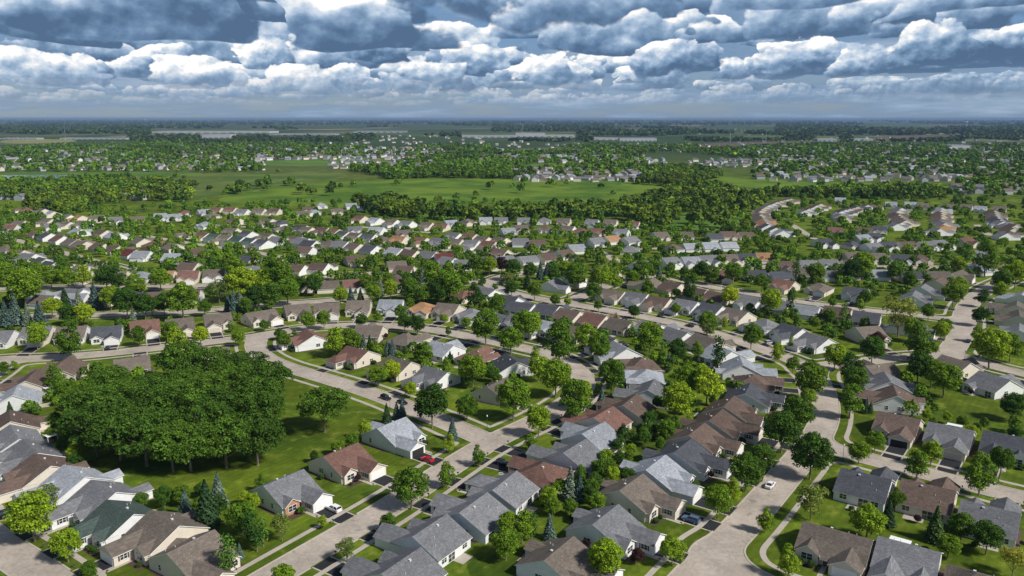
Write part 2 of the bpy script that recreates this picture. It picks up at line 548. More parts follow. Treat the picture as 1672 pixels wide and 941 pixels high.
def meadow_material(name, c0, c1, streak):
    m, N, b = new_mat(name)
    geo = N.node('ShaderNodeNewGeometry')
    P = geo.outputs['Position']
    n1 = N.noise(P, 0.012, 5, 0.6)
    sx = N.node('ShaderNodeSeparateXYZ')
    N.put(sx.inputs[0], P)
    n2 = N.noise(N.comb(N.m('MULTIPLY', sx.outputs[0], 0.7), N.m('MULTIPLY', sx.outputs[1], 0.35)), 0.05, 5, 0.7)
    col = N.mix(N.rng(n1, 0.40, 0.60), c0, c1)
    col = N.mix(N.rng(n2, 0.60, 0.78), col, streak)
    N.put(b.inputs['Base Color'], col)
    b.inputs['Roughness'].default_value = 0.95
    b.inputs['Specular IOR Level'].default_value = 0.1
    return m


def concrete(name, c, stain=0.5, scale=1.0):
    m, N, b = new_mat(name)
    geo = N.node('ShaderNodeNewGeometry')
    P = geo.outputs['Position']
    n1 = N.noise(P, 0.10 * scale, 5, 0.65)
    n2 = N.noise(P, 0.9 * scale, 4, 0.65)
    n3 = N.noise(P, 7.0, 2, 0.6)
    v = N.m('MULTIPLY', N.rng(n1, 0.3, 0.7, 1 - 0.22 * stain, 1 + 0.14 * stain), N.rng(n2, 0.25, 0.75, 1 - 0.18 * stain, 1 + 0.13 * stain))
    v = N.m('MULTIPLY', v, N.rng(n3, 0.2, 0.8, 0.93, 1.06))
    patch = N.rng(N.noise(P, 0.35 * scale, 3, 0.55, dist=0.6), 0.64, 0.72, 1.0, 1 - 0.28 * stain)
    v = N.m('MULTIPLY', v, patch)
    crack = N.node('ShaderNodeTexVoronoi', feature='DISTANCE_TO_EDGE')
    N.put(crack.inputs['Vector'], P)
    crack.inputs['Scale'].default_value = 0.17
    v = N.m('MULTIPLY', v, N.rng(crack.outputs[0], 0.0, 0.010, 1 - 0.22 * stain, 1.0))
    N.put(b.inputs['Base Color'], N.mix(1.0, (*c, 1), N.comb(v, v, v), 'MULTIPLY'))
    b.inputs['Roughness'].default_value = 0.85
    b.inputs['Specular IOR Level'].default_value = 0.25
    return m


M_SHED = plain('warehouse_white', (0.44, 0.45, 0.47), 0.5, vary=0.06, scale=0.02)
M_SHEDB = plain('warehouse_blue_grey', (0.16, 0.20, 0.27), 0.5, vary=0.1, scale=0.02)
M_SHEDR = plain('warehouse_roof', (0.36, 0.38, 0.41), 0.6, vary=0.06, scale=0.02)

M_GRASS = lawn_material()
M_ROAD = concrete('street_concrete', (0.42, 0.365, 0.315), 1.15)
M_WALK = concrete('sidewalk_concrete', (0.43, 0.385, 0.335), 0.6)
M_KERB = concrete('kerb_concrete', (0.46, 0.41, 0.36), 0.5)
M_ASPH = concrete('driveway_asphalt', (0.022, 0.023, 0.028), 0.8)

# ------------------------------------------------------------------ ground sheet
def ground_sheet():
    rad = [0.0] + list(np.geomspace(25, 60000, 64))
    ns = 120
    v = [(0, 0, 0)]
    for r in rad[1:]:
        v += [(r * math.cos(2 * math.pi * k / ns), r * math.sin(2 * math.pi * k / ns), 0) for k in range(ns)]
    f = [(0, 1 + k, 1 + (k + 1) % ns) for k in range(ns)]
    for i in range(len(rad) - 2):
        a, b = 1 + i * ns, 1 + (i + 1) * ns
        f += [(a + k, b + k, b + (k + 1) % ns, a + (k + 1) % ns) for k in range(ns)]
    me = bpy.data.meshes.new('ground')
    me.from_pydata(v, [], f)
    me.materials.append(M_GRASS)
    tag(link('ground', me), 'green lawns and far farmland stretching to the horizon', kind='structure')


ground_sheet()


def patch(name, pts, mat, z, label, kind='structure'):
    """a field, lake or lot drawn as a sheet on the ground"""
    P = [ground(*p) for p in pts]
    # round the corners by two rounds of corner cutting
    for _ in range(2):
        Q = []
        for i in range(len(P)):
            a, b = P[i], P[(i + 1) % len(P)]
            Q += [a * 0.75 + b * 0.25, a * 0.25 + b * 0.75]
        P = Q
    me = bpy.data.meshes.new(name)
    me.from_pydata([(p.x, p.y, z) for p in P], [], [tuple(range(len(P)))])
    if me.polygons[0].normal.z < 0:
        me.flip_normals()
    me.materials.append(mat)
    return tag(link(name, me), label, kind=kind)


M_MEADOW = meadow_material('meadow_grass', (0.055, 0.118, 0.012), (0.125, 0.195, 0.020), (0.22, 0.24, 0.08))
M_GOLF = meadow_material('golf_turf', (0.058, 0.105, 0.018), (0.115, 0.155, 0.035), (0.24, 0.24, 0.11))
M_PARK = meadow_material('park_turf', (0.060, 0.130, 0.018), (0.105, 0.180, 0.030), (0.13, 0.18, 0.05))
M_DRY = meadow_material('pale_field', (0.16, 0.17, 0.06), (0.24, 0.23, 0.11), (0.28, 0.25, 0.14))
M_SOIL = meadow_material('bare_field', (0.085, 0.062, 0.052), (0.13, 0.10, 0.085), (0.17, 0.14, 0.11))
patch('meadow', [(330, 330), (420, 308), (560, 296), (700, 291), (860, 293), (1010, 291), (1180, 287), (1240, 293), (1190, 312), (1080, 332), (1000, 342), (880, 346), (770, 352), (690, 360), (560, 340), (450, 334)], M_MEADOW, 0.05, 'wide green meadow with pale streaks beyond the houses')
patch('meadow', [(1190, 293), (1300, 294), (1420, 300), (1560, 300), (1575, 312), (1420, 318), (1290, 312), (1200, 305)], M_MEADOW, 0.06, 'long green meadow strip before the far houses')
patch('golf_field', [(200, 295), (330, 283), (500, 278), (580, 284), (520, 296), (400, 312), (300, 330), (230, 325)], M_GOLF, 0.04, 'olive golf turf with sandy patches past the houses')
patch('park_field', [(1070, 372), (1110, 345), (1180, 335), (1215, 345), (1210, 372), (1160, 380)], M_PARK, 0.04, 'bright green park between the wood and the houses')
patch('park_field', [(850, 268), (960, 265), (960, 273), (860, 277)], M_PARK, 0.05, 'bright yellowish green field before the far village')
patch('park_field', [(420, 262), (640, 256), (640, 272), (420, 272)], M_PARK, 0.05, 'sunlit green field among the far trees')
patch('park_field', [(0, 281), (200, 281), (330, 282), (330, 288), (170, 287), (0, 289)], M_PARK, 0.05, 'pale green bank behind the lake')
patch('pale_field', [(0, 228), (120, 227), (128, 233), (0, 236)], M_DRY, 0.10, 'tan field in front of the pale sheds')
patch('pale_field', [(1070, 217), (1130, 216), (1125, 220), (1075, 221)], M_DRY, 0.10, 'tan field beyond the low white building')
patch('pale_field', [(1280, 215), (1400, 213), (1410, 217), (1290, 219)], M_DRY, 0.10, 'pale field near the horizon')
patch('pale_field', [(1490, 217), (1560, 215), (1570, 219), (1480, 221)], M_DRY, 0.12, 'pale field by the water tower')
patch('bare_field', [(1420, 223), (1560, 220), (1570, 226), (1440, 229)], M_SOIL, 0.10, 'dark brown bare field near the water tower')
patch('bare_field', [(1145, 234), (1240, 232), (1340, 231), (1340, 234), (1240, 240), (1140, 242)], M_SOIL, 0.10, 'brown bare field among far trees')
patch('bare_field', [(1600, 245), (1672, 243), (1720, 250), (1610, 252)], M_SOIL, 0.10, 'reddish brown field at the edge of the far suburb')
mw, N_, b_ = new_mat('lake_water')
b_.inputs['Base Color'].default_value = (0.10, 0.14, 0.17, 1)
b_.inputs['Roughness'].default_value = 0.16
patch('lake', [(-60, 287), (80, 286), (150, 286), (230, 287), (225, 293), (120, 299), (60, 306), (-60, 305)], mw, 0.07, 'calm grey blue lake behind dark trees')

# ------------------------------------------------------------------ streets: a distance field over all centre lines gives filleted corners
ROADS = [
    # straight lower street, up to the loop
    ([(372, 985), (460, 932), (549, 880), (655, 817), (735, 762), (800, 722), (870, 690), (905, 672), (940, 648), (956, 625), (945, 602), (905, 580), (865, 571), (828, 563), (790, 555), (738, 544), (695, 537), (640, 532), (590, 531), (520, 533), (470, 540), (432, 548), (414, 560), (424, 580), (458, 597), (510, 612), (570, 630), (630, 650), (690, 675), (745, 697), (800, 722)], 4.4),
    ([(-60, 590), (14, 588), (90, 584), (160, 579), (250, 569), (330, 560), (400, 552), (432, 548)], 4.4),
    ([(100, 961), (40, 918), (0, 893), (-70, 840), (-120, 780), (-120, 720), (-90, 670), (-50, 635), (-10, 611), (14, 588)], 4.4),
    # wide street with the white car
    ([(1090, 990), (1140, 931), (1220, 850), (1265, 797), (1310, 745), (1340, 705), (1350, 672), (1346, 640), (1328, 608), (1295, 588), (1251, 573), (1193, 552), (1124, 533), (1069, 521), (1013, 511), (958, 501), (920, 495), (889, 490), (848, 482), (815, 473), (795, 463), (815, 452), (860, 445), (905, 436)], 4.4),
    ([(920, 495), (950, 484), (978, 472), (1000, 462), (1040, 452), (1083, 452), (1116, 459), (1165, 470), (1251, 484), (1290, 491), (1351, 499), (1425, 508), (1481, 513), (1536, 520), (1568, 523)], 4.2),
    ([(1328, 608), (1345, 597), (1398, 592), (1467, 584), (1530, 580), (1577, 583), (1619, 598), (1680, 612), (1740, 630)], 4.2),
    ([(1545, 584), (1562, 560), (1574, 539), (1573, 517), (1580, 497), (1600, 480), (1620, 468), (1650, 455), (1690, 441), (1740, 425)], 5.0),
    ([(1340, 726), (1368, 736), (1420, 750), (1480, 765), (1550, 783), (1628, 803), (1700, 820)], 4.4),
    ([(1170, 902), (1230, 950), (1330, 985), (1450, 1015)], 4.2),
    # streets behind
    ([(795, 463), (765, 460), (700, 470), (640, 477), (560, 490), (420, 499), (340, 508), (230, 513), (120, 515), (40, 516), (-40, 520)], 4.0),
    ([(-40, 474), (60, 470), (160, 468), (290, 469), (330, 467), (420, 459), (540, 454), (575, 446), (610, 447)], 4.0),
    ([(0, 385), (70, 404), (150, 425), (205, 440)], 3.6), ([(235, 385), (320, 399), (420, 412), (480, 425)], 3.8),
    ([(640, 404), (720, 408), (800, 415), (870, 414), (950, 403), (990, 415), (1010, 428), (1000, 440)], 3.8),
    ([(1160, 440), (1260, 434), (1350, 430), (1480, 438), (1540, 437), (1620, 432)], 3.6),
    ([(1262, 345), (1285, 362), (1310, 378), (1330, 390)], 3.2), ([(1577, 345), (1585, 358), (1600, 372), (1615, 384)], 3.2),
    ([(1030, 408), (1120, 404), (1200, 402)], 3.2), ([(500, 362), (600, 372), (700, 380)], 3.2), ([(280, 362), (360, 368), (470, 375)], 3.2),
]


def smooth_line(pts, step=4.0):
    P = [np.array(ground(*p)) for p in pts]
    for _ in range(3):
        Q = [P[0]]
        for a, b in zip(P, P[1:]):
            Q += [a * 0.75 + b * 0.25, a * 0.25 + b * 0.75]
        Q.append(P[-1])
        P = Q
    return np.array(P)


LINES = [(smooth_line(p), w) for p, w in ROADS]


def seg_distance(X, Y, line):
    d = np.full(X.shape, 1e9)
    for a, b in zip(line, line[1:]):
        e = b - a
        L = e @ e
        if L < 1e-6:
            continue
        x0, x1 = min(a[0], b[0]) - 30, max(a[0], b[0]) + 30
        y0, y1 = min(a[1], b[1]) - 30, max(a[1], b[1]) + 30
        if X.ndim == 2:
            i0, i1 = np.searchsorted(X[0], (x0, x1))
            j0, j1 = np.searchsorted(Y[:, 0], (y0, y1))
            if i0 >= i1 or j0 >= j1:
                continue
            sl = (slice(j0, j1), slice(i0, i1))
        else:
            sl = slice(None)
        xs, ys = X[sl], Y[sl]
        t = np.clip(((xs - a[0]) * e[0] + (ys - a[1]) * e[1]) / L, 0, 1)
        d[sl] = np.minimum(d[sl], np.hypot(xs - a[0] - t * e[0], ys - a[1] - t * e[1]))
    return d


def road_field(X, Y, k=5.0):
    out = None
    for line, w in LINES:
        d = np.minimum(seg_distance(X, Y, line) - w, 40.0)
        if out is None:
            out = d
        else:
            h = np.clip(0.5 + 0.5 * (d - out) / k, 0, 1)
            out = d * (1 - h) + out * h - k * h * (1 - h)
    return out


CELL = 1.25
GX = np.arange(-430, 470, CELL)
GY = np.arange(105, 760, CELL)
XX, YY = np.meshgrid(GX, GY)
FIELD = road_field(XX, YY)
GRADY, GRADX = np.gradient(FIELD, CELL)


def field_at(arr, x, y):
    i = min(max((x - GX[0]) / CELL, 0), len(GX) - 1.001)
    j = min(max((y - GY[0]) / CELL, 0), len(GY) - 1.001)
    a, b = int(i), int(j)
    s, t = i - a, j - b
    return (arr[b, a] * (1 - s) + arr[b, a + 1] * s) * (1 - t) + (arr[b + 1, a] * (1 - s) + arr[b + 1, a + 1] * s) * t


def contour(level):
    """pieces of the line where the distance field has this value"""
    A = FIELD - level
    c00, c10, c01, c11 = A[:-1, :-1], A[:-1, 1:], A[1:, :-1], A[1:, 1:]
    neg = (c00 < 0).astype(int) + (c10 < 0) + (c01 < 0) + (c11 < 0)
    js, is_ = np.nonzero((neg > 0) & (neg < 4))
    segs = []
    for j, i in zip(js, is_):
        q = [(GX[i], GY[j], A[j, i]), (GX[i + 1], GY[j], A[j, i + 1]), (GX[i + 1], GY[j + 1], A[j + 1, i + 1]), (GX[i], GY[j + 1], A[j + 1, i])]
        pts = []
        for a, b in zip(q, q[1:] + q[:1]):
            if (a[2] < 0) != (b[2] < 0):
                t = a[2] / (a[2] - b[2])
                pts.append((round(a[0] + (b[0] - a[0]) * t, 4), round(a[1] + (b[1] - a[1]) * t, 4)))
        for k in range(0, len(pts) - 1, 2):
            segs.append((pts[k], pts[k + 1]))
    return segs


def road_sheet():
    A = FIELD
    inside = A < 0
    full = inside[:-1, :-1] & inside[:-1, 1:] & inside[1:, :-1] & inside[1:, 1:]
    part = (inside[:-1, :-1] | inside[:-1, 1:] | inside[1:, :-1] | inside[1:, 1:]) & ~full
    mb = MB()
    z = 0.02
    for j, i in zip(*np.nonzero(full)):
        x0, x1, y0, y1 = GX[i], GX[i + 1], GY[j], GY[j + 1]
        mb.face([(x0, y0, z), (x1, y0, z), (x1, y1, z), (x0, y1, z)])
    for j, i in zip(*np.nonzero(part)):
        q = [(GX[i], GY[j], A[j, i]), (GX[i + 1], GY[j], A[j, i + 1]), (GX[i + 1], GY[j + 1], A[j + 1, i + 1]), (GX[i], GY[j + 1], A[j + 1, i])]
        P = []
        for a, b in zip(q, q[1:] + q[:1]):
            if a[2] < 0:
                P.append((a[0], a[1], z))
            if (a[2] < 0) != (b[2] < 0):
                t = a[2] / (a[2] - b[2])
                P.append((a[0] + (b[0] - a[0]) * t, a[1] + (b[1] - a[1]) * t, z))
        if len(P) > 2:
            mb.face(P)
    tag(link('road', mb.mesh('road', [M_ROAD])), 'pale concrete streets with rounded corners between the lawns', kind='structure')


road_sheet()

# ------------------------------------------------------------------ houses: where they stand
# each row: phrase that names it, alignment (street / back / front of the row), houses as "x,y,roof wall" of the ridge's middle
ROWS = [
    ('beside the oak grove', 'street', '318,886tc 265,857tc 196,832nw 169,803gw 125,778lw 70,758bc 50,731gw 23,711gw 3,686bc 17,642lw 52,614bc 102,593bc'),
    ('between grove and the straight street', 'street', '464,785gw 557,739rc 646,693lw'),
    ('across the grove street behind oaks', 'street', '215,586tw 338,572tc'),
    ('beyond the straight street', 'street', '656,921gw 705,862gw 771,827gw 835,782gw 883,759rc 935,732gw 967,704lw 980,677rc 1028,657bc 1063,631gw 1055,605lw 1047,586bc 1008,567lw 991,550dc'),
    ("on the loop island's near side", 'street', '584,571rc 640,593tc 712,604gw 812,627tc'),
    ("on the loop island's upper side", 'street', '505,546rw 604,534tc 662,546tc 723,562lw 779,573rc 835,587dw'),
    ('above the street past the grove', 'street', '14,542gw 57,538gc 110,536tw 174,535dw 236,526rc 293,523tc 355,515tc 425,510tc 489,500tc 529,498tc 586,494tc 639,492lw 690,495oc 734,499tc 774,506gw 809,512dw 853,519gw 886,525lw 930,533tc'),
    ('backing onto the loop from above', 'street', '768,474rc 790,471gw 832,486dw 858,496dw 895,500dw 931,508bc 976,516rc 1012,523tc 1059,529gw 1106,540gw 1155,552tc 1179,571lw 1210,592lw 1229,614bc 1221,637dw'),
    ("beside the white car's street", 'street', '1185,664bc 1167,682bc 1140,705bc 1114,731dw 1079,755lw 1031,793tc 989,845gw 913,900tw'),
    ('facing the car street from beyond', 'street', '1002,477tc 1040,480gw 1078,487bc 1118,492gw 1164,500dw 1203,508tc 1250,522gw 1294,535dw 1327,551gw'),
    ('backing onto the middle street', 'street', '1066,459tc 1095,463bc 1142,473bc 1168,479bc 1229,487gw 1285,495gw 1315,499lw 1356,503bc 1412,512dw 1507,529gw'),
    ('beside the winding street', 'street', '1416,537tc 1492,480gw 1507,469gw 1532,457bc 1611,415gw 1604,421bc 1594,427lw 1577,446tc'),
    ('across the winding street', 'street', '1667,479lw 1656,497tc 1664,512tc 1658,534gw'),
    ('facing the middle street', 'street', '1282,459rc 1338,463tc 1398,472dw 902,459gw'),
    ('below the winding street crossing', 'street', '1561,590tc 1624,617gw 1423,594tc 1437,616gw 1450,640bw'),
    ('above the cross street', 'street', '1462,680bc 1552,699gc 1645,715dw'),
    ('below the cross street', 'street', '1405,776dw 1510,793bc 1614,831gw'),
    ('along the bottom of the view', 'street', '1361,868tc 1493,904gw 1590,935tw'),
    # farther rows
    ('under the bright maples', 'front', '118,452lc 179,450tc 221,450lw 256,450oc 299,449rc 351,446tw 417,444gw'),
    ('in the hidden row behind spruces', 'back', '78,476lw 92,482tw 115,477gw 136,480lw 172,480bc 197,479dc 253,479bc 309,476rw'),
    ('round the cul-de-sac', 'back', '503,459tc 533,460tc 572,459rw 645,452bc 662,436bc 642,429tc 579,420bc 517,435bw 494,435bw 493,406bw'),
    ('in the long grey terrace', 'back', '9,402tc 29,410tc 47,416gw 70,423dw 83,429dw 112,432dw 135,435tc'),
    ('below the long grey terrace', 'back', '6,436tc 26,439gw 47,441tc 78,443lw'),
    ('in the brown sloping terrace', 'back', '50,379rc 66,383dw 85,388rw 112,392tc 133,395tc 165,398bc 189,403bc 214,409mw 232,412lw 283,416lw 326,408bc 309,431bc 405,420dc 452,425rc'),
    ('in the mixed corner row', 'front', '17,369rw 33,362tw 78,359tc 86,366gw 108,363tc 138,362tw 158,353tc 188,356gw 224,355tc'),
    ('in the small row by dark trees', 'front', '43,339rw 70,342tc 85,346lc 112,352gw 131,353oc'),
    ('in the low row near the pool', 'back', '128,375lw 169,377bc 187,381lw 230,390tc 250,395rc 283,399tc'),
    ('in the green roofed row', 'front', '300,379tc 322,383rw 340,386nw 362,388tc 382,389nw 398,392nw 412,395dw'),
    ('in the row behind green roofs', 'front', '335,363lw 378,374tc 405,379dw 437,382tc 473,388tc'),
    ('in the row below the meadow', 'front', '262,350lw 286,351lw 302,344rc 333,343lw 346,348tc 358,340rc 372,340rc 396,343gw 424,342tc 448,342bc'),
    ('in second row below the meadow', 'front', '381,358bc 432,360tc 452,361dw 470,367tc 494,346tc 503,339bc 514,343lw 550,342tc 524,332lw 573,333lw 592,335lw'),
    ('in the dense middle terrace', 'front', '493,370dc 507,372tc 522,373bc 543,375rc 562,379nw 585,382tc 604,384dw 622,386tc 648,387oc 687,390rc 710,393gw 736,397tc 762,397gw 779,399rc 820,405bc'),
    ('in the lower middle terrace', 'back', '472,388gw 493,390gw 509,393dw 532,393tc 558,396gw 580,399tc 606,402dw 655,408lw 673,410bc 695,412gw 719,415mw 739,423gw 755,425gw 785,423dc 805,424tc 820,421gw 861,419gw 892,416bc 921,410bw'),
    ('beside the dark wood', 'front', '579,371gw 589,354rc 613,357lw 641,360tw 665,362gw 701,365tc 717,366rc 616,372lw 658,377tc'),
    ('under the dark wood', 'front', '736,361lw 764,358tc 795,356lw 816,356gw 855,357gw 888,356gw 921,358tc 967,360gw 997,360tc 1033,363rw'),
    ('in second row under the wood', 'front', '747,382gw 763,383rc 793,388tc 813,389tc 829,374lw 851,369tc 889,369bw 932,371tw 950,373rc 967,374rc 1015,376gw'),
    ('in the row of clipped trees', 'back', '852,391gw 875,393bw 941,395lw 969,391gw 1000,387ow 1026,388gw 1023,402gw 1078,381tc 1119,380tw 1098,398tw 1129,396lw 1149,396lw 1180,396lw 1167,383dw 1197,380bc 1209,380bc'),
    ('by the street bend under maples', 'front', '935,449ow 996,433tc 1040,430gw 1096,422gw 1135,421lw 1165,420gw 1195,419tc 1182,444rc'),
    ('in the curved brown terrace', 'side', '1289,325tc 1279,327tc 1267,330tc 1255,335gw 1244,341tc 1239,347tc 1242,354tc 1247,360oc 1253,367dw 1276,377lw'),
    ('across the curved brown terrace', 'side', '1338,333bc 1325,339bw 1312,344gw'),
    ('on the small hillside fan', 'side', '1424,334bw 1404,336dw 1391,340bc 1378,343dw 1365,347gw 1377,354bc'),
    ('by the little central close', 'front', '1364,373rc 1395,395dc 1344,392dw 1420,398gw 1412,373bw 1435,371dw 1408,384lw 1424,382dw'),
    ('on the first stacked close', 'side', '1469,340gw 1462,347bc 1468,354tc 1476,360tc 1462,366gw'),
    ('on the second stacked close', 'side', '1535,340lw 1535,347rc 1535,354tc 1538,361gw 1541,368oc 1531,374gw'),
    ('on the third stacked close', 'side', '1620,344bc 1623,350tc 1626,356dw 1633,362gw 1654,367bc 1644,373bc 1639,381gw'),
    ('above the stacked closes', 'front', '1455,331lw 1487,331lw 1507,333tc 1547,334tc 1578,335tc 1601,338lw 1633,338tc 1372,324lw'),
    ('along the hedge of conifers', 'front', '1458,396dw 1482,396bc 1501,396gw 1530,394gw 1576,390rc'),
    ('facing the tree lined street', 'front', '1234,421dw 1257,420oc 1273,421bc 1308,421gw 1331,421gw 1368,421bc 1414,420tc 1427,418tc 1468,421dw 1512,421bc'),
    ('backing onto the tree lined street', 'back', '1234,443dw 1273,445dw 1306,441tc 1344,443gw 1377,443tc 1432,442lw 1485,445dc 1538,445tc'),
]
ORD = ('first second third fourth fifth sixth seventh eighth ninth tenth eleventh twelfth thirteenth fourteenth fifteenth sixteenth seventeenth eighteenth nineteenth twentieth ' + 'next ' * 20).split()


class House:
    pass


HOUSES = []
import re
for phrase, mode, txt in ROWS:
    row = []
    for w in txt.split():
        a, b, r, k = re.match(r'(-?\d+),(\d+)(.)(.)', w).groups()
        h = House()
        h.px, h.py, h.roof, h.wall = int(a), int(b), r, k
        h.pos = np.array(ground(h.px, h.py, 5.5))
        h.mode, h.phrase = mode, phrase
        if mode == 'side' and row:          # the close stands twice as tight as its rooftops show
            g = House()
            g.px, g.py, g.roof, g.wall, g.mode, g.phrase = h.px, h.py, row[-1].roof, h.wall, mode, phrase
            g.pos = (row[-1].pos + h.pos) / 2
            g.px, g.py = (row[-1].px + h.px) / 2, (row[-1].py + h.py) / 2
            row.append(g)
        row.append(h)
    # ordinals follow the photograph from left to right
    for i, h in enumerate(sorted(row, key=lambda q: q.px)):
        h.ordinal = ORD[i]
    for i, h in enumerate(row):
        nb = sorted(row, key=lambda q: np.hypot(*(q.pos - h.pos)))[:4]
        P = np.array([q.pos for q in nb])
        P = P - P.mean(0)
        u_, s_, vt = np.linalg.svd(P)
        h.t = vt[0] if len(nb) > 2 else np.array([1.0, 0.0])
    HOUSES += row


def nearest_road(p):
    best = None
    for li, (line, w) in enumerate(LINES):
        a, b = line[:-1], line[1:]
        e = b - a
        L = np.maximum((e * e).sum(1), 1e-9)
        t = np.clip(((p - a) * e).sum(1) / L, 0, 1)
        q = a + e * t[:, None]
        d = np.hypot(*(q - p).T)
        k = int(d.argmin())
        if best is None or d[k] < best[0]:
            best = (d[k], q[k], e[k] / math.sqrt(L[k]), w)
    return best


for h in HOUSES:
    if h.mode == 'street':
        d, q, t, w = nearest_road(h.pos)
        n = (q - h.pos) / max(d, 1e-6)
        h.front = n if abs(n @ t) < 0.5 else np.array([-t[1], t[0]]) * np.sign(np.array([-t[1], t[0]]) @ (q - h.pos) or 1)
    else:
        n = np.array([-h.t[1], h.t[0]])
        if h.mode == 'side':
            n = np.array([1.0, 0.1]) / math.hypot(1, 0.1)
        elif abs(n[1]) < 0.75:
            n = np.array([0.3 * np.sign(n[0]), 0.95])
        toward = -1 if h.mode in ('front', 'side') else 1
        if h.mode != 'side':
            n = n * np.sign(n[1]) * toward
        h.front = n / np.hypot(*n)
# street houses: keep a sensible setback; then push apart what stands too close
for h in HOUSES:
    if h.mode == 'street':
        d, q, t, w = nearest_road(h.pos)
        want = min(max(d, 22.5), 30.0)
        if d < 22.5:
            h.pos = h.pos - h.front * (22.5 - d)
POS = np.array([h.pos for h in HOUSES])
SIDE = np.array([h.mode == 'side' for h in HOUSES])
NEED = np.where(SIDE[:, None] & SIDE[None], 10.5, 15.0)
for it in range(60):
    D = POS[:, None] - POS[None]
    L = np.hypot(D[..., 0], D[..., 1]) + np.eye(len(POS)) * 1e3
    need = NEED
    bad = L < need
    push = np.where(bad, (need - L) / L * 0.45, 0)[..., None] * D
    POS = POS + push.sum(1) * 0.5
    for i, h in enumerate(HOUSES):      # houses stay off the streets
        f = field_at(FIELD, *POS[i]) if (GX[0] < POS[i][0] < GX[-1] and GY[0] < POS[i][1] < GY[-1]) else 50
        if f < 14:
            g = np.array([field_at(GRADX, *POS[i]), field_at(GRADY, *POS[i])])
            POS[i] = POS[i] + g / (np.hypot(*g) + 1e-6) * (14 - f) * 0.3
for h, p in zip(HOUSES, POS):
    h.pos = p
    if h.mode == 'street':
        d, q, t, w = nearest_road(p)
        n = np.array([-t[1], t[0]])
        if n @ (q - p) < 0:
            n = -n
        h.front = n if h.front @ n > 0.2 else h.front
TURN = {'below the cross street': (0.58, 0.81), 'along the bottom of the view': (-0.56, -0.83), 'above the cross street': (-0.60, -0.80), 'between grove and the straight street': (0.79, -0.61)}
for h in HOUSES:
    if h.phrase in TURN:
        h.front = np.array(TURN[h.phrase])

# ------------------------------------------------------------------ houses: their meshes
SL = 0.50


def roof_gable_x(mb, x0, x1, y0, y1, h, s=SL, ov=0.40, rk=0.30, t=0.17, hip0=False, hip1=False):
    """ridge along x"""
    ym, half = (y0 + y1) / 2, (y1 - y0) / 2
    zr = h + half * s
    ze = h - ov * s
    xa, xb = x0 - rk, x1 + rk
    ra = x0 + half * 0.9 if hip0 else xa
    rb = x1 - half * 0.9 if hip1 else xb
    mb.slab([(xa, y0 - ov, ze), (xb, y0 - ov, ze), (rb, ym, zr), (ra, ym, zr)], t)
    mb.slab([(xb, y1 + ov, ze), (xa, y1 + ov, ze), (ra, ym, zr), (rb, ym, zr)], t)
    if hip0:
        mb.slab([(xa, y1 + ov, ze), (xa, y0 - ov, ze), (ra, ym, zr)], t)
    if hip1:
        mb.slab([(xb, y0 - ov, ze), (xb, y1 + ov, ze), (rb, ym, zr)], t)
    return zr


def roof_gable_y(mb, x0, x1, yb, yf, h, s=SL, ov=0.35, rk=0.35, t=0.17, hip=False):
    """ridge along y, running back to yb, open gable (or hip) at yf"""
    xm, half = (x0 + x1) / 2, (x1 - x0) / 2
    zr = h + half * s
    ze = h - ov * s
    d = 1 if yf > yb else -1
    yo = yf + rk * d
    yr = yf - half * 0.9 * d if hip else yo
    L = [(x0 - ov, yb, ze), (x0 - ov, yo, ze), (xm, yr, zr), (xm, yb, zr)]
    Rr = [(x1 + ov, yo, ze), (x1 + ov, yb, ze), (xm, yb, zr), (xm, yr, zr)]
    if d > 0:
        L, Rr = L[::-1], Rr[::-1]
    mb.slab(L, t)
    mb.slab(Rr, t)
    if hip:
        T = [(x0 - ov, yo, ze), (x1 + ov, yo, ze), (xm, yr, zr)]
        mb.slab(T[::-1] if d > 0 else T, t)
    return zr


def prism_x(mb, x0, x1, y0, y1, h, s=SL, gable=True, mi=0):
    ym, half = (y0 + y1) / 2, (y1 - y0) / 2
    zr = h + half * s - 0.10
    hh = h - 0.04
    for x, fl in ((x0, 1), (x1, -1)):
        P = [(x, y0, 0), (x, y0, hh), (x, ym, zr), (x, y1, hh), (x, y1, 0)] if gable else [(x, y0, 0), (x, y0, hh), (x, y1, hh), (x, y1, 0)]
        mb.face(P[::-fl] if fl > 0 else P[::-1] if False else P[::fl], mi)
    mb.face([(x0, y0, 0), (x1, y0, 0), (x1, y0, hh), (x0, y0, hh)], mi)
    mb.face([(x1, y1, 0), (x0, y1, 0), (x0, y1, hh), (x1, y1, hh)], mi)


def prism_y(mb, x0, x1, yb, yf, h, s=SL, gable=True, mi=0, face_mi=None):
    xm, half = (x0 + x1) / 2, (x1 - x0) / 2
    zr = h + half * s - 0.10
    hh = h - 0.04
    P = [(x0, yf, 0), (x0, yf, hh), (xm, yf, zr), (x1, yf, hh), (x1, yf, 0)] if gable else [(x0, yf, 0), (x0, yf, hh), (x1, yf, hh), (x1, yf, 0)]
    mb.face(P if yf > yb else P[::-1], mi if face_mi is None else face_mi)
    for x in (x0, x1):
        mb.face([(x, yb, 0), (x, yf, 0), (x, yf, hh), (x, yb, hh)], mi)


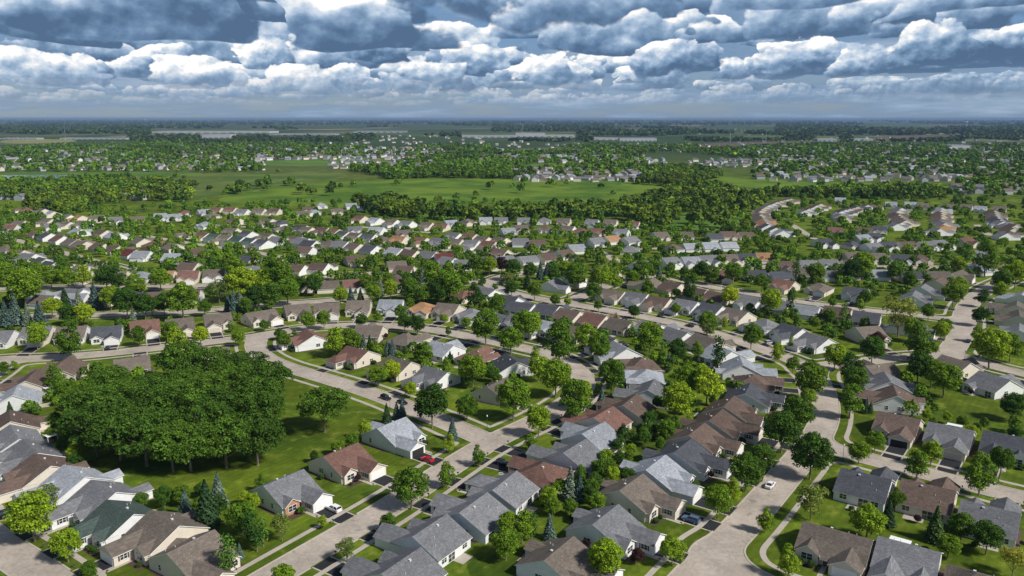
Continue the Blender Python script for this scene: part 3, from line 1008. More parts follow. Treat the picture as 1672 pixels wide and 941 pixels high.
def window_mesh(w, h, two=True, shutters=False):
    """upright window in the x-z plane, looking along +y"""
    mb = MB()
    b = 0.09
    mb.box((-w / 2 - b, 0, -b), (w / 2 + b, 0.05, 0), 0)
    mb.box((-w / 2 - b, 0, h), (w / 2 + b, 0.05, h + b), 0)
    mb.box((-w / 2 - b, 0, 0), (-w / 2, 0.05, h), 0)
    mb.box((w / 2, 0, 0), (w / 2 + b, 0.05, h), 0)
    mb.box((-w / 2, 0, h / 2 - 0.03), (w / 2, 0.045, h / 2 + 0.03), 0)
    if two:
        mb.box((-0.05, 0, 0), (0.05, 0.047, h), 0)
    if shutters:
        for s in (-1, 1):
            mb.box((s * (w / 2 + b + 0.22) - 0.2, 0, -b), (s * (w / 2 + b + 0.22) + 0.2, 0.04, h + b), 1)
    fr = mb.mesh('window', [M_TRIM, M_SHUT])
    pm = MB()
    pm.face([(w / 2, 0.02, 0), (-w / 2, 0.02, 0), (-w / 2, 0.02, h), (w / 2, 0.02, h)])
    return fr, pm.mesh('pane', [M_GLASS])


WIN = {'wide': window_mesh(1.7, 1.35), 'slim': window_mesh(0.85, 1.35, False), 'shut': window_mesh(1.6, 1.35, True, True), 'patio': window_mesh(2.3, 2.0), 'bay': window_mesh(2.4, 1.5)}


def door_mesh():
    mb = MB()
    mb.box((-0.5, 0, 0), (0.5, 0.06, 2.05), 0)
    mb.box((-0.62, 0, 0), (-0.5, 0.08, 2.15), 1)
    mb.box((0.5, 0, 0), (0.62, 0.08, 2.15), 1)
    mb.box((-0.5, 0, 2.05), (0.5, 0.08, 2.15), 1)
    return mb.mesh('front_door', [M_DOOR, M_TRIM])


DOOR = door_mesh()
mbv = MB()
mbv.tube([(0, 0, -0.3), (0, 0, 0.45)], [0.07, 0.07], 8)
VENTP = mbv.mesh('vent_pipe', [M_VENT])
mbv = MB()
mbv.box((-0.22, -0.22, -0.2), (0.22, 0.22, 0.28))
mbv.box((-0.28, -0.28, 0.28), (0.28, 0.28, 0.34))
VENTB = mbv.mesh('roof_vent', [M_VENT])


def garage_door_mesh(w, h):
    mb = MB()
    n = 4
    for k in range(n):
        mb.box((-w / 2, 0, k * h / n + 0.015), (w / 2, 0.05, (k + 1) * h / n - 0.015), 0)
    mb.box((-w / 2 - 0.14, 0, 0), (-w / 2, 0.07, h + 0.14), 1)
    mb.box((w / 2, 0, 0), (w / 2 + 0.14, 0.07, h + 0.14), 1)
    mb.box((-w / 2, 0, h), (w / 2, 0.07, h + 0.14), 1)
    mb.box((-w / 2, 0, 0), (w / 2, 0.03, h), 0)
    return mb.mesh('garage_door', [M_DOORW, M_TRIM])


GDOOR = garage_door_mesh(4.9, 2.2)


def build_plan(kind, mir):
    """one floor plan: meshes of walls and roof, and where doors, windows and vents go"""
    W, D, h = 12.4, 14.4, 2.75
    gp, gw, hipg, hipm = 5.0, 6.3, False, False
    rear = None
    pw, pp = 4.4, 0.9
    if kind == 1:
        W, D, gp, hipg = 12.8, 13.6, 5.4, True
    elif kind == 2:
        W, D, gp, pw, pp = 12.0, 15.0, 6.2, 3.8, 1.6
        rear = (-4.2, 0.4, 3.2)
    elif kind == 3:
        W, D, gp, gw, pw = 15.0, 13.2, 3.4, 6.6, 5.0
    elif kind == 4:
        W, D, gp, hipm = 13.4, 13.0, 4.6, True
        pw = 3.6
    elif kind == 5:
        W, D, gp, pw, pp = 12.2, 14.8, 5.6, 4.6, 1.2
        rear = (1.0, 5.2, 2.4)
    sgn = -1 if mir else 1

    def X(a, b):
        return (a * sgn, b * sgn) if sgn > 0 else (-b, -a)
    wl, rf = MB(), MB()
    y0, y1 = -D / 2, D / 2
    prism_x(wl, -W / 2, W / 2, y0, y1, h, gable=not hipm)
    zr = roof_gable_x(rf, -W / 2, W / 2, y0, y1, h, hip0=hipm, hip1=hipm)
    gx0, gx1 = X(W / 2 - gw - 0.25, W / 2 - 0.25)
    gs = SL * 1.12
    prism_y(wl, gx0, gx1, y1 - 0.5, y1 + gp, h, gs, not hipg)
    roof_gable_y(rf, gx0, gx1, y1 - (gw / 2) * gs / SL - 0.1, y1 + gp, h, gs, hip=hipg)
    ps = SL * 1.35
    px0, px1 = X(-W / 2 + 0.3, -W / 2 + 0.3 + pw)
    prism_y(wl, px0, px1, y1 - 0.5, y1 + pp, h, ps, face_mi=1)
    roof_gable_y(rf, px0, px1, y1 - (pw / 2) * ps / SL - 0.1, y1 + pp, h, ps)
    # shed roof over the entry between the two gables
    ex0, ex1 = X(-W / 2 + 0.3 + pw + 0.36, W / 2 - gw - 0.25 - 0.36)
    ze = h - 0.40 * SL - 0.02
    if ex1 - ex0 > 0.8:
        rf.slab([(ex1, y1 + 0.30, ze + 0.045), (ex1, y1 + 1.5, ze - 0.42), (ex0, y1 + 1.5, ze - 0.42), (ex0, y1 + 0.30, ze + 0.045)][::-1], 0.14)
    if rear:
        rx0, rx1 = X(rear[0], rear[1])
        rw = rx1 - rx0
        prism_y(wl, rx0, rx1, y0 + 0.5, y0 - rear[2], h - 0.15, SL)
        roof_gable_y(rf, rx0, rx1, y0 + rw / 2 + 0.1, y0 - rear[2], h - 0.15, SL)
    p = House()
    p.wall, p.roof = wl, rf
    p.W, p.D, p.gp, p.gxm = W, D, gp, (gx0 + gx1) / 2
    p.pxm = (px0 + px1) / 2
    p.gd = (p.gxm, y1 + gp)
    p.door = ((ex0 + ex1) / 2, y1)
    wins = [('bay', (p.pxm, y1 + pp + 0.004, 0.85), 0)]
    gy = y1 + gp * 0.5
    wins.append(('shut', ((gx0 - 0.004) if not mir else (gx1 + 0.004), gy + 0.5, 0.95), 90 if not mir else -90))     # garage side towards the entry
    wins.append(('wide', ((-W / 2 - 0.004) * sgn, -1.5, 1.0), 90 * sgn))
    wins.append(('slim', ((-W / 2 - 0.004) * sgn, 3.0, 1.0), 90 * sgn))
    wins.append(('slim', ((W / 2 + 0.004) * sgn, -3.5, 1.0), -90 * sgn))
    if rear:
        wins.append(('bay', ((rx0 + rx1) / 2, y0 - rear[2] - 0.004, 0.8), 180))
        o = (W / 2 - 2.4) if rear[1] < 2 else (-W / 2 + 2.6)
        wins.append(('patio', (o * sgn, y0 - 0.004, 0.15), 180))
    else:
        wins.append(('patio', (1.2 * sgn, y0 - 0.004, 0.15), 180))
        wins.append(('wide', (-W / 2 * sgn + 2.4 * sgn, y0 - 0.004, 0.95), 180))
        wins.append(('wide', (W / 2 * sgn - 2.2 * sgn, y0 - 0.004, 0.95), 180))
    p.wins = wins
    yv = -D * 0.2
    p.vents = [('p', (2.1 * sgn, yv, h + (D / 2 + yv) * SL)), ('b', (-1.4 * sgn, -1.1, h + (D / 2 - 1.1) * SL)), ('p', (3.6 * sgn, yv - 1.6, h + (D / 2 + yv - 1.6) * SL))]
    p.wall_me = wl.mesh('wall', [M_WALL['w'], M_WALL['w']])
    p.roof_me = rf.mesh('roof', [M_ROOF['g'], M_TRIM])
    return p


PLANS = {(k, m): build_plan(k, m) for k in range(6) for m in (False, True)}
FORCE = {(464, 785): (0, True, 'brick'), (557, 739): (0, True, ''), (646, 693): (2, False, 'open'), (1361, 868): (3, True, ''), (1405, 776): (0, False, ''), (1510, 793): (0, False, ''),
         (1614, 831): (0, False, ''), (196, 832): (0, False, ''), (1462, 680): (0, True, 'open'), (1552, 699): (0, True, ''), (1493, 904): (0, False, ''), (584, 571): (1, False, ''),
         (712, 604): (1, False, ''), (640, 593): (1, False, ''), (110, 536): (0, True, ''), (174, 535): (0, True, ''), (236, 526): (0, True, ''), (293, 523): (5, True, ''), (355, 515): (0, False, ''),
         (425, 510): (3, True, ''), (529, 498): (0, True, ''), (639, 492): (0, True, ''), (318, 886): (2, False, ''), (265, 857): (5, False, ''), (169, 803): (2, False, ''), (125, 778): (2, False, ''),
         (989, 845): (5, True, ''), (1031, 793): (5, True, ''), (1079, 755): (2, False, ''), (1114, 731): (2, True, ''), (1140, 705): (5, True, ''), (1167, 682): (2, True, '')}

DRIVES = []


def build_house(h, idx):
    rnd = choose_plan(h, idx)
    p, extra = h.plan, h.extra
    o = link('house', None)
    o.location = (h.pos[0], h.pos[1], 0)
    o.rotation_euler = (0, 0, h.rz)
    h.obj = o
    dist = math.hypot(*h.pos)
    sc = 1.0 + rnd.uniform(-0.03, 0.03)
    o.scale = (0.78 if h.mode == 'side' else 1, 1, sc)
    wc, rc = WALL[h.wall][0], ROOF[h.roof][0]
    extra_words = {'brick': 'brick fronted ', 'open': ''}.get(extra, '')
    label = f'{wc} {extra_words}house with {rc} roof, {h.ordinal} from left {h.phrase}'
    tag(o, label, 'house', 'single storey houses of the suburb')
    w = link('wall', p.wall_me, o)
    own_material(w, 0, M_WALL[h.wall])
    own_material(w, 1, M_BRICK if extra == 'brick' else M_WALL[h.wall])
    r = link('roof', p.roof_me, o)
    own_material(r, 0, M_ROOF[h.roof])
    if dist > 620:
        return
    g = link('garage_door', GDOOR, o)
    g.location = (p.gd[0], p.gd[1] + 0.004, 0.02)
    own_material(g, 0, M_GARAGE_SHADE if extra == 'open' else (M_DOORW if h.wall == 'w' or rnd.random() < 0.4 else M_DOORB))
    if extra == 'open':
        g['label'] = 'open garage, inside shade painted on the door panel'
    wins = p.wins if dist < 330 else p.wins[:3] + p.wins[5:]
    for k, at, a in wins:
        f = link('window', WIN[k][0], o)
        f.location = at
        f.rotation_euler = (0, 0, R(a))
        if dist < 420:
            link('pane', WIN[k][1], f)
        else:
            pass
    if dist < 330:
        d = link('front_door', DOOR, o)
        d.location = (p.door[0], p.door[1] + 0.004, 0.05)
        for k, at in p.vents:
            v = link('roof_vent' if k == 'b' else 'vent_pipe', VENTB if k == 'b' else VENTP, o)
            v.location = at
    # driveway towards the street
    if h.mode == 'street' or dist < 620:
        fr = np.array(h.front)
        rt = np.array([fr[1], -fr[0]])
        g0 = h.pos + rt * p.gd[0] + fr * p.gd[1]
        L, hit = 0.0, False
        while L < 26:
            q = g0 + fr * L
            if not (GX[0] < q[0] < GX[-1] and GY[0] < q[1] < GY[-1]):
                break
            if field_at(FIELD, *q) < 0.35:
                hit = True
                break
            L += 0.25
        if hit and L > 2.5:
            DRIVES.append((h, g0, fr, rt, L))


def choose_plan(h, idx):
    rnd = random.Random(idx * 7 + 3)
    kind, mir, extra = rnd.choice((0, 0, 1, 2, 3, 4, 5, 5, 0)), rnd.random() < 0.5, ''
    if (h.px, h.py) in FORCE:
        kind, mir, extra = FORCE[(h.px, h.py)]
    elif h.mode != 'street' and kind == 3:
        kind = 0
    h.plan, h.extra = PLANS[(kind, mir)], extra
    h.rz = math.atan2(-h.front[0], h.front[1])
    return rnd


# the 300 nearest stand as single houses; the small far ones go into one mass further down
FAR_ROWS = []
by_distance = sorted(range(len(HOUSES)), key=lambda i: np.hypot(*HOUSES[i].pos))
for i in sorted(by_distance[:300]):
    build_house(HOUSES[i], i)
for i in by_distance[300:]:
    choose_plan(HOUSES[i], i)
    FAR_ROWS.append(HOUSES[i])

# ------------------------------------------------------------------ driveways, kerbs, pavements
def flat_quads(name, quads, mat, label, z):
    mb = MB()
    for q in quads:
        mb.face([(a, b, z) for a, b in q])
    me = mb.mesh(name, [mat])
    me.update()
    if me.polygons and me.polygons[0].normal.z < 0:
        me.flip_normals()
    return tag(link(name, me), label, kind='structure')


edge_q, walk_q = [], []
for k, (h, g0, fr, rt, L) in enumerate(DRIVES):
    hw = 2.55
    a, b = g0 - rt * hw, g0 + rt * hw
    mb = MB()
    n = max(1, int(L / 4))
    for j in range(n):
        s0, s1 = L * j / n, L * (j + 1) / n
        mb.face([(*(a + fr * s0), 0.012), (*(b + fr * s0), 0.012), (*(b + fr * s1), 0.012), (*(a + fr * s1), 0.012)])
    tag(link('driveway', mb.mesh('driveway', [M_ASPH])), f'black asphalt driveway of the {h.ordinal} house {h.phrase}', kind='structure')
    for c, s in ((a, -1), (b, 1)):
        edge_q.append([c, c + rt * 0.42 * s, c + rt * 0.42 * s + fr * L, c + fr * L] if s > 0 else [c + rt * 0.42 * s, c, c + fr * L, c + rt * 0.42 * s + fr * L])
    # garden walk from the door to the drive
    p = h.plan
    side = 1 if p.gd[0] < 0 else -1
    d0 = h.pos + rt * p.door[0] + fr * (p.door[1] + 0.2)
    m1 = h.pos + rt * p.door[0] + fr * (p.gd[1] + 2.0)
    end = g0 + rt * side * (hw + 0.3) + fr * 2.0
    walk_q.append([d0 - rt * 0.55, d0 + rt * 0.55, m1 + rt * 0.55, m1 - rt * 0.55])
    lo, hi = (end, m1) if (end - m1) @ rt < 0 else (m1, end)
    walk_q.append([lo - fr * 0.55, hi - fr * 0.55, hi + fr * 0.55, lo + fr * 0.55])
flat_quads('driveway_edging', edge_q, M_WALK, 'pale concrete ribbons along both sides of the driveways', 0.016)
flat_quads('garden_path', walk_q, M_WALK, 'pale concrete paths from the front doors to the driveways', 0.020)


bed_q, pat_q = [], []
for h in HOUSES:
    if np.hypot(*h.pos) > 380:
        continue
    p, fr = h.plan, np.array(h.front)
    rt = np.array([fr[1], -fr[0]])

    def rect(x0, x1, y0, y1):
        return [h.pos + rt * a + fr * b for a, b in ((x0, y0), (x1, y0), (x1, y1), (x0, y1))]
    rr = random.Random(int(h.px * 3 + h.py))
    bed_q.append(rect(p.pxm - 2.9, p.pxm + 2.6, p.D / 2 + 0.4, p.D / 2 + 3.0 + rr.uniform(0, 0.6)))
    bed_q.append(rect(-p.W / 2 - 1.1, -p.W / 2 + 0.2, -p.D / 2 + rr.uniform(0, 4), p.D / 2 - 1))
    bed_q.append(rect(p.W / 2 - 0.2, p.W / 2 + 1.0, -p.D / 2 + 1, p.D / 2 - rr.uniform(1, 6)))
    c = rr.uniform(-2.5, 2.5)
    pat_q.append(rect(c - rr.uniform(1.8, 2.6), c + 2.2, -p.D / 2 - rr.uniform(2.8, 3.8), -p.D / 2 + 0.2))
flat_quads('flower_bed', bed_q, M_MULCH, 'dark mulched beds along the house walls', 0.008)
flat_quads('patio', pat_q, M_WALK, 'pale concrete patios behind the houses', 0.010)


def in_drive(x, y, m=0.3):
    for h, g0, fr, rt, L in DRIVES:
        dx, dy = x - g0[0], y - g0[1]
        if abs(dx * rt[0] + dy * rt[1]) < 2.55 + m and -1 < dx * fr[0] + dy * fr[1] < L + 2:
            return True
    return False


def ribbon(name, level, width, z0, z1, mat, label, skip_drives, ymax):
    mb = MB()
    for a, b in contour(level):
        mx, my = (a[0] + b[0]) / 2, (a[1] + b[1]) / 2
        if my > ymax or (skip_drives and in_drive(mx, my)):
            continue
        out = []
        for q in (a, b):
            g = np.array([field_at(GRADX, *q), field_at(GRADY, *q)])
            g = g / (np.hypot(*g) + 1e-6)
            out.append((q, (q[0] + g[0] * width, q[1] + g[1] * width)))
        (a0, a1), (b0, b1) = out
        e = (b0[0] - a0[0]) * (a1[1] - a0[1]) - (b0[1] - a0[1]) * (a1[0] - a0[0])
        if e < 0:
            (a0, a1), (b0, b1) = (b0, b1), (a0, a1)
        mb.face([(*a0, z1), (*b0, z1), (*b1, z1), (*a1, z1)])
        if z1 - z0 > 0.05:
            mb.face([(*a0, z0), (*b0, z0), (*b0, z1), (*a0, z1)])
            mb.face([(*b1, z0), (*a1, z0), (*a1, z1), (*b1, z1)])
    tag(link(name, mb.mesh(name, [mat])), label, kind='structure')


ribbon('kerb', 0.0, 0.42, 0.0, 0.12, M_KERB, 'raised pale concrete kerbs along the streets', True, 640)
ribbon('sidewalk', 3.1, 1.45, 0.0, 0.028, M_WALK, 'narrow concrete sidewalks beside the streets', False, 560)

# ------------------------------------------------------------------ trees
def leaf_quads(centres, normals, size, rng, elong=1.35):
    n = len(centres)
    a = rng.normal(size=(n, 3))
    nn = normals + rng.normal(size=(n, 3)) * 0.55
    nn /= np.linalg.norm(nn, axis=1, keepdims=True) + 1e-9
    t = np.cross(nn, a)
    t /= np.linalg.norm(t, axis=1, keepdims=True) + 1e-9
    b = np.cross(nn, t)
    s = (size * rng.uniform(0.55, 1.0, n) * np.where(rng.random(n) < 0.12, 1.9, 1.2))[:, None]
    bend = nn * s * 0.35
    V = np.stack([centres - t * s * elong - bend, centres - b * s, centres + t * s * elong - bend, centres + b * s], 1)
    return V.reshape(-1, 3)


def lumpy_crown(rng, rx, rz, zc, lumps, per, leaf, lump_r=(0.13, 0.22), shape='round', gaps=0.0):
    C, Nn, seats = [], [], []
    k = miss = 0
    while k < lumps:
        d = rng.normal(size=3)
        d /= np.linalg.norm(d)
        rr = rng.uniform(0.35, 1.0) ** 0.6
        if shape in ('oak', 'round'):
            rr = rng.uniform(0.80, 1.0) if rng.random() < 0.8 else rng.uniform(0.3, 0.8)
        p = d * rr
        if shape == 'pyramid':
            lim = 1.0 - 0.78 * ((p[2] + 1) / 2) ** 1.1 + 0.10
            if math.hypot(p[0], p[1]) > lim:
                continue
        if shape == 'vase' and math.hypot(p[0], p[1]) > 0.45 + 0.6 * (p[2] + 1) / 2:
            continue
        if shape == 'round' and p[2] < -0.75 or shape == 'oak' and p[2] < -0.55:
            continue
        c = np.array([p[0] * rx, p[1] * rx, p[2] * rz + zc])
        if shape in ('oak', 'round') and any(np.linalg.norm((c - q0) * (1, 1, 1.3)) < lump_r[0] * 0.95 for q0 in seats):
            miss += 1
            if miss < 400:
                continue
        seats.append(c)
        r = rng.uniform(*lump_r) * (0.8 if shape == 'pyramid' and p[2] > 0.3 else 1)
        n = int(per * (r / 0.17) ** 2)
        q = rng.normal(size=(n, 3))
        q /= np.linalg.norm(q, axis=1, keepdims=True)
        q[:, 2] = np.where(q[:, 2] < -0.35, -q[:, 2], q[:, 2])
        rad = r * rng.uniform(0.72, 1.06, n)[:, None]
        C.append(c + q * rad * np.array([1, 1, 0.8]))
        Nn.append(q * np.array([1, 1, 1.2]))
        k += 1
    C, Nn = np.concatenate(C), np.concatenate(Nn)
    return leaf_quads(C, Nn, leaf, rng)


def spruce_crown(rng, rx, n=4200):
    t = rng.uniform(0, 1, n) ** 0.62
    lay = np.floor(t * 15) / 15 + rng.uniform(0, 0.03, n)
    z = 1.0 - t * 0.94
    saw = 0.72 + 0.28 * (t * 15 % 1)
    ang = rng.uniform(0, 2 * math.pi, n)
    lobes = 0.80 + 0.20 * np.sin(ang * 7 + lay * 60) + rng.normal(size=n) * 0.05
    rr = rx * (t * 0.97 + 0.03) * saw * lobes * np.where(rng.random(n) < 0.75, 1, rng.uniform(0.4, 1, n))
    C = np.stack([rr * np.cos(ang), rr * np.sin(ang), z], 1)
    Nn = np.stack([np.cos(ang) * 0.6, np.sin(ang) * 0.6, np.full(n, 0.9)], 1)
    return leaf_quads(C, Nn, 0.0155, rng, 2.0)


def crown_mesh(name, V):
    n = len(V) // 4
    return numpy_mesh(name, V, np.arange(4 * n).reshape(n, 4), [LEAF['M']])


def trunk_mesh(rng, ztop, r, spread, limbs=5, fork=0.35):
    mb = MB()
    lean = rng.normal(size=2) * 0.015
    mb.tube([(0, 0, -0.02), (0, 0, 0.02), (lean[0], lean[1], fork), (lean[0] * 2, lean[1] * 2, ztop)], [r * 1.5, r, r * 0.75, r * 0.2], 8)
    for k in range(limbs):
        a = 2 * math.pi * k / limbs + rng.uniform(-0.4, 0.4)
        z0 = fork + (ztop - fork) * rng.uniform(-0.15, 0.35)
        s = spread * rng.uniform(0.6, 1)
        mb.tube([(lean[0], lean[1], z0), (math.cos(a) * s * 0.45, math.sin(a) * s * 0.45, z0 + 0.12), (math.cos(a) * s, math.sin(a) * s, z0 + 0.27)], [r * 0.45, r * 0.3, r * 0.08], 5)
    return mb.mesh('trunk', [M_BARK])


PROTO = {}


def make_protos():
    for s in range(4):
        g = np.random.default_rng(100 + s)
        PROTO['maple', s] = (crown_mesh('crown', lumpy_crown(g, 0.32, 0.35, 0.58, 40, 270, 0.0155, (0.11, 0.17))), trunk_mesh(g, 0.75, 0.020, 0.22), 0.92)
        PROTO['oak', s] = (crown_mesh('crown', lumpy_crown(g, 0.43, 0.30, 0.58, 52, 300, 0.0135, (0.095, 0.150), 'oak')), trunk_mesh(g, 0.72, 0.024, 0.40, 7, 0.26), 1.12)
        PROTO['pyramid', s] = (crown_mesh('crown', lumpy_crown(g, 0.30, 0.40, 0.56, 44, 210, 0.0150, (0.09, 0.15), 'pyramid')), trunk_mesh(g, 0.8, 0.018, 0.15), 0.72)
        PROTO['airy', s] = (crown_mesh('crown', lumpy_crown(g, 0.40, 0.33, 0.60, 38, 130, 0.0155, (0.09, 0.17), 'vase')), trunk_mesh(g, 0.78, 0.018, 0.34, 7, 0.22), 1.02)
    for s in range(3):
        g = np.random.default_rng(200 + s)
        PROTO['spruce', s] = (crown_mesh('crown', spruce_crown(g, 0.29)), trunk_mesh(g, 0.6, 0.016, 0.02, 2, 0.4), 0.56)
        PROTO['column', s] = (crown_mesh('crown', lumpy_crown(g, 0.11, 0.42, 0.50, 30, 45, 0.020, (0.09, 0.13))), trunk_mesh(g, 0.5, 0.02, 0.02, 2, 0.3), 0.40)
        PROTO['shrub', s] = (crown_mesh('crown', lumpy_crown(g, 0.42, 0.34, 0.45, 22, 46, 0.045, (0.18, 0.28))), trunk_mesh(g, 0.4, 0.03, 0.2, 4, 0.1), 1.25)


make_protos()
KIND = {'M': ('maple', 'maple_tree', 'mid green', 'tree'), 'Y': ('maple', 'maple_tree', 'yellow green', 'tree'), 'D': ('maple', 'maple_tree', 'dark green', 'tree'),
        'O': ('oak', 'oak_tree', 'dark green', 'oak'), 'P': ('spruce', 'spruce_tree', 'blue grey', 'spruce'), 'S': ('spruce', 'spruce_tree', 'dark green', 'spruce'),
        'C': ('column', 'arborvitae_tree', 'dark green', 'columnar arborvitae'), 'R': ('maple', 'maple_tree', 'purple leaved', 'tree'),
        'U': ('pyramid', 'street_tree', 'young green', 'tree'), 'W': ('airy', 'willow_tree', 'pale feathery', 'tree'), 'B': ('shrub', 'shrub', 'green', 'shrub')}
GROUPS = {'maple_tree': 'leafy garden trees', 'oak_tree': 'oaks of the grove', 'spruce_tree': 'spruces in the gardens', 'arborvitae_tree': 'columnar evergreens', 'street_tree': 'young trees along the streets', 'willow_tree': 'pale feathery trees', 'shrub': 'garden shrubs'}
TREES = []


def plant(p, width, code, seed, label=None, group=None, hscale=1.0):
    shape, name, colour, word = KIND[code]
    s = seed % (3 if shape in ('spruce', 'column', 'shrub') else 4)
    if code in 'MYD' and seed % 5 == 0:
        shape = 'pyramid'
    crown, trunk, ratio = PROTO[shape, s]
    hgt = width / ratio
    o = link(name, None)
    o.location = (p[0], p[1], 0)
    o.rotation_euler = (0, 0, (seed * 2.399) % 6.283)
    o.scale = (hgt, hgt, hgt * hscale)
    t = link('trunk', trunk, o)
    c = link('crown', crown, o)
    own_material(c, 0, LEAF[code])
    tag(o, label, word.split()[-1] if word != 'columnar arborvitae' else 'evergreen', group or GROUPS[name])
    TREES.append((o, np.array(p[:2]), width, code, hgt * hscale))
    return o


T_NEAR = '''672,832,56,D 601,872,24,U 730,797,28,U 782,762,24,U 825,742,20,U 535,922,44,W 537,868,16,U 447,955,36,M 461,884,40,W 706,699,52,D 746,693,40,M 602,638,32,M 639,624,32,Y 660,654,24,M
739,719,20,P 742,742,20,U 632,692,18,S 648,686,17,P 657,688,17,P 358,829,30,P 304,845,28,P 277,824,22,M 330,866,44,S 397,876,46,M 408,893,22,C 420,901,24,C 430,893,20,C 373,945,30,C 381,915,16,P
83,832,44,W 43,890,74,M 91,927,42,M 142,950,30,M 19,690,22,S 90,640,30,M 110,655,30,M 36,574,36,Y 25,605,12,U 5,614,20,M 119,584,44,M 229,570,24,M 281,558,26,M 327,564,28,Y 378,543,12,U 290,592,40,M
390,566,24,M 436,573,24,D 457,556,18,D 482,551,10,U 547,584,36,Y 572,580,36,D 594,577,16,P 604,575,14,S 633,582,16,P 641,583,14,P 433,542,17,D 501,538,22,M 529,537,24,M 592,534,18,D 616,527,14,M 654,523,20,M
661,543,24,D 682,548,26,D 723,530,14,M 718,550,12,U 762,538,18,M 793,566,44,M 828,560,40,M 834,580,36,M 692,598,34,M 735,593,12,S 772,632,48,Y 803,624,20,D 842,560,40,M 905,600,46,M 893,562,28,M 964,572,40,Y
1060,582,46,Y 969,594,36,M 879,624,38,Y 907,650,50,M 977,648,46,M 948,670,42,M 855,692,52,M 912,693,48,M 879,714,38,M 976,670,20,P 1004,636,26,D 1120,652,44,M 1153,662,44,Y 1106,688,52,M 1092,722,30,M 1107,594,34,D
1091,604,14,P 1140,588,20,M 1172,604,22,C 1228,572,34,D 1153,552,30,W 1174,547,16,M 1026,722,10,C 1034,723,11,C 1058,718,14,C 1070,706,9,C 984,791,38,D 971,803,26,D 931,816,28,P 946,818,24,P 897,881,24,P 833,884,42,M
853,888,36,M 868,884,20,C 826,915,46,M 986,948,60,Y 1165,858,44,M 1201,826,26,Y 1105,926,44,M 1217,803,54,D 1245,775,44,D 1041,922,24,R 1246,870,28,U 1322,783,58,D 1284,742,64,D 1301,716,48,D 1325,673,26,M 1387,684,40,M
1323,850,70,W 1403,757,34,M 1428,737,28,M 1499,779,40,U 1519,762,32,M 1600,805,44,U 1622,782,38,M 1414,882,50,Y 1449,859,27,S 1525,884,36,S 1547,912,34,Y 1568,886,42,M 1609,906,44,D 1652,943,50,W 1278,955,36,M 1411,675,12,S 1421,675,10,S
1652,688,40,D 1341,602,34,M 1370,605,28,R 1294,611,20,U 1269,592,20,U 1284,572,14,U 1324,657,50,D 1371,634,38,D 1378,652,40,D 1409,592,34,D 1431,576,28,R 1489,559,30,M 1496,590,40,D 1512,588,30,M 1497,628,42,D 1540,650,50,Y
1520,632,38,Y 1470,548,66,W 1515,524,22,M 1551,550,26,M 1549,560,26,M 1591,532,24,D 1594,559,18,M 1618,602,54,M 1648,592,40,Y 1550,504,34,D 1575,495,30,M 1597,501,20,D 1633,479,34,M 1656,474,36,Y 1617,492,24,M 1257,517,34,Y
1289,519,15,C 1345,499,14,U 1388,507,16,U 1396,501,14,M 1411,502,22,D 1374,527,14,C 1352,530,22,D 1329,540,18,D 1276,490,14,U 1243,478,26,D 1297,530,20,M 1390,462,28,D
42,505,56,M 86,521,30,Y 138,533,30,Y 108,508,22,S 129,503,18,P 156,506,24,P 27,531,28,P 11,534,24,P 46,533,20,P 66,535,26,P 112,532,28,D 182,508,34,M 222,491,34,M 191,478,28,D 218,529,14,P 208,522,40,D 238,522,34,D
12,468,30,M 40,464,28,M 62,468,30,M 86,472,30,M 105,460,28,M 113,474,30,M 140,470,30,M 158,476,32,D 263,476,32,M 300,524,48,Y 335,517,24,M 383,514,20,P 393,513,20,P 373,511,16,P 402,515,22,M 395,492,50,Y 359,496,44,W 385,458,30,Y
440,457,24,M 431,484,40,M 455,482,46,M 418,508,30,D 444,506,36,D 441,508,18,Y 470,498,38,M 269,516,30,D 249,516,30,W 513,484,26,D 491,480,26,D 556,499,24,M 573,494,16,P 589,494,14,S 611,495,22,M 599,477,22,D 587,474,20,D
611,454,10,U 565,457,10,U 639,468,20,D 654,467,16,D 665,464,14,D 675,464,12,S 690,466,16,P 621,484,16,P 667,491,32,M 693,500,30,M 638,491,30,M 712,487,40,M 704,460,26,M 700,489,22,R 717,499,36,D 734,498,46,M 775,506,26,D 811,513,26,M
835,485,22,D 861,492,24,D 907,502,18,D 929,500,14,U 830,467,24,W 838,459,28,D 865,459,24,D 861,472,14,S 787,471,13,D 811,476,10,U 939,476,34,M 882,456,16,P 893,456,16,P 905,457,18,M 922,452,22,M 938,451,18,M 777,450,26,D 799,450,26,M
820,448,24,R 969,477,36,M 1004,475,24,Y 1032,468,24,Y 1046,460,28,M 1007,458,24,M 989,460,22,M 1063,457,14,M 1076,458,14,P 1108,457,16,M 1137,466,14,M 1145,460,24,D 1158,466,24,D 1180,466,26,M 969,493,26,D 979,509,14,U 1019,519,20,D 1039,520,14,M
1081,517,16,M 1137,528,16,M 1182,539,14,M 1151,547,30,Y 1058,484,18,D 1104,488,14,D 1116,487,10,R 1129,491,22,D 1190,502,30,Y 984,535,9,C 1040,550,10,C 1331,463,28,Y 1299,459,16,C 1401,459,34,M 1366,460,16,M 1209,460,20,M
1458,460,26,D 1485,464,18,S 1515,459,9,P 1509,458,8,S 1524,454,14,D 1564,450,26,M 1603,450,34,M 530,706,98,O'''
# the oak grove: stems stand inside this outline
GROVE = [(132, 722), (150, 748), (200, 757), (283, 775), (330, 770), (421, 760), (455, 735), (462, 705), (452, 665), (435, 640), (420, 622), (360, 618), (300, 620), (215, 640), (170, 655), (140, 690)]


def inside(poly, x, y):
    c = False
    for (x0, y0), (x1, y1) in zip(poly, poly[1:] + poly[:1]):
        if (y0 > y) != (y1 > y) and x < (x1 - x0) * (y - y0) / (y1 - y0) + x0:
            c = not c
    return c


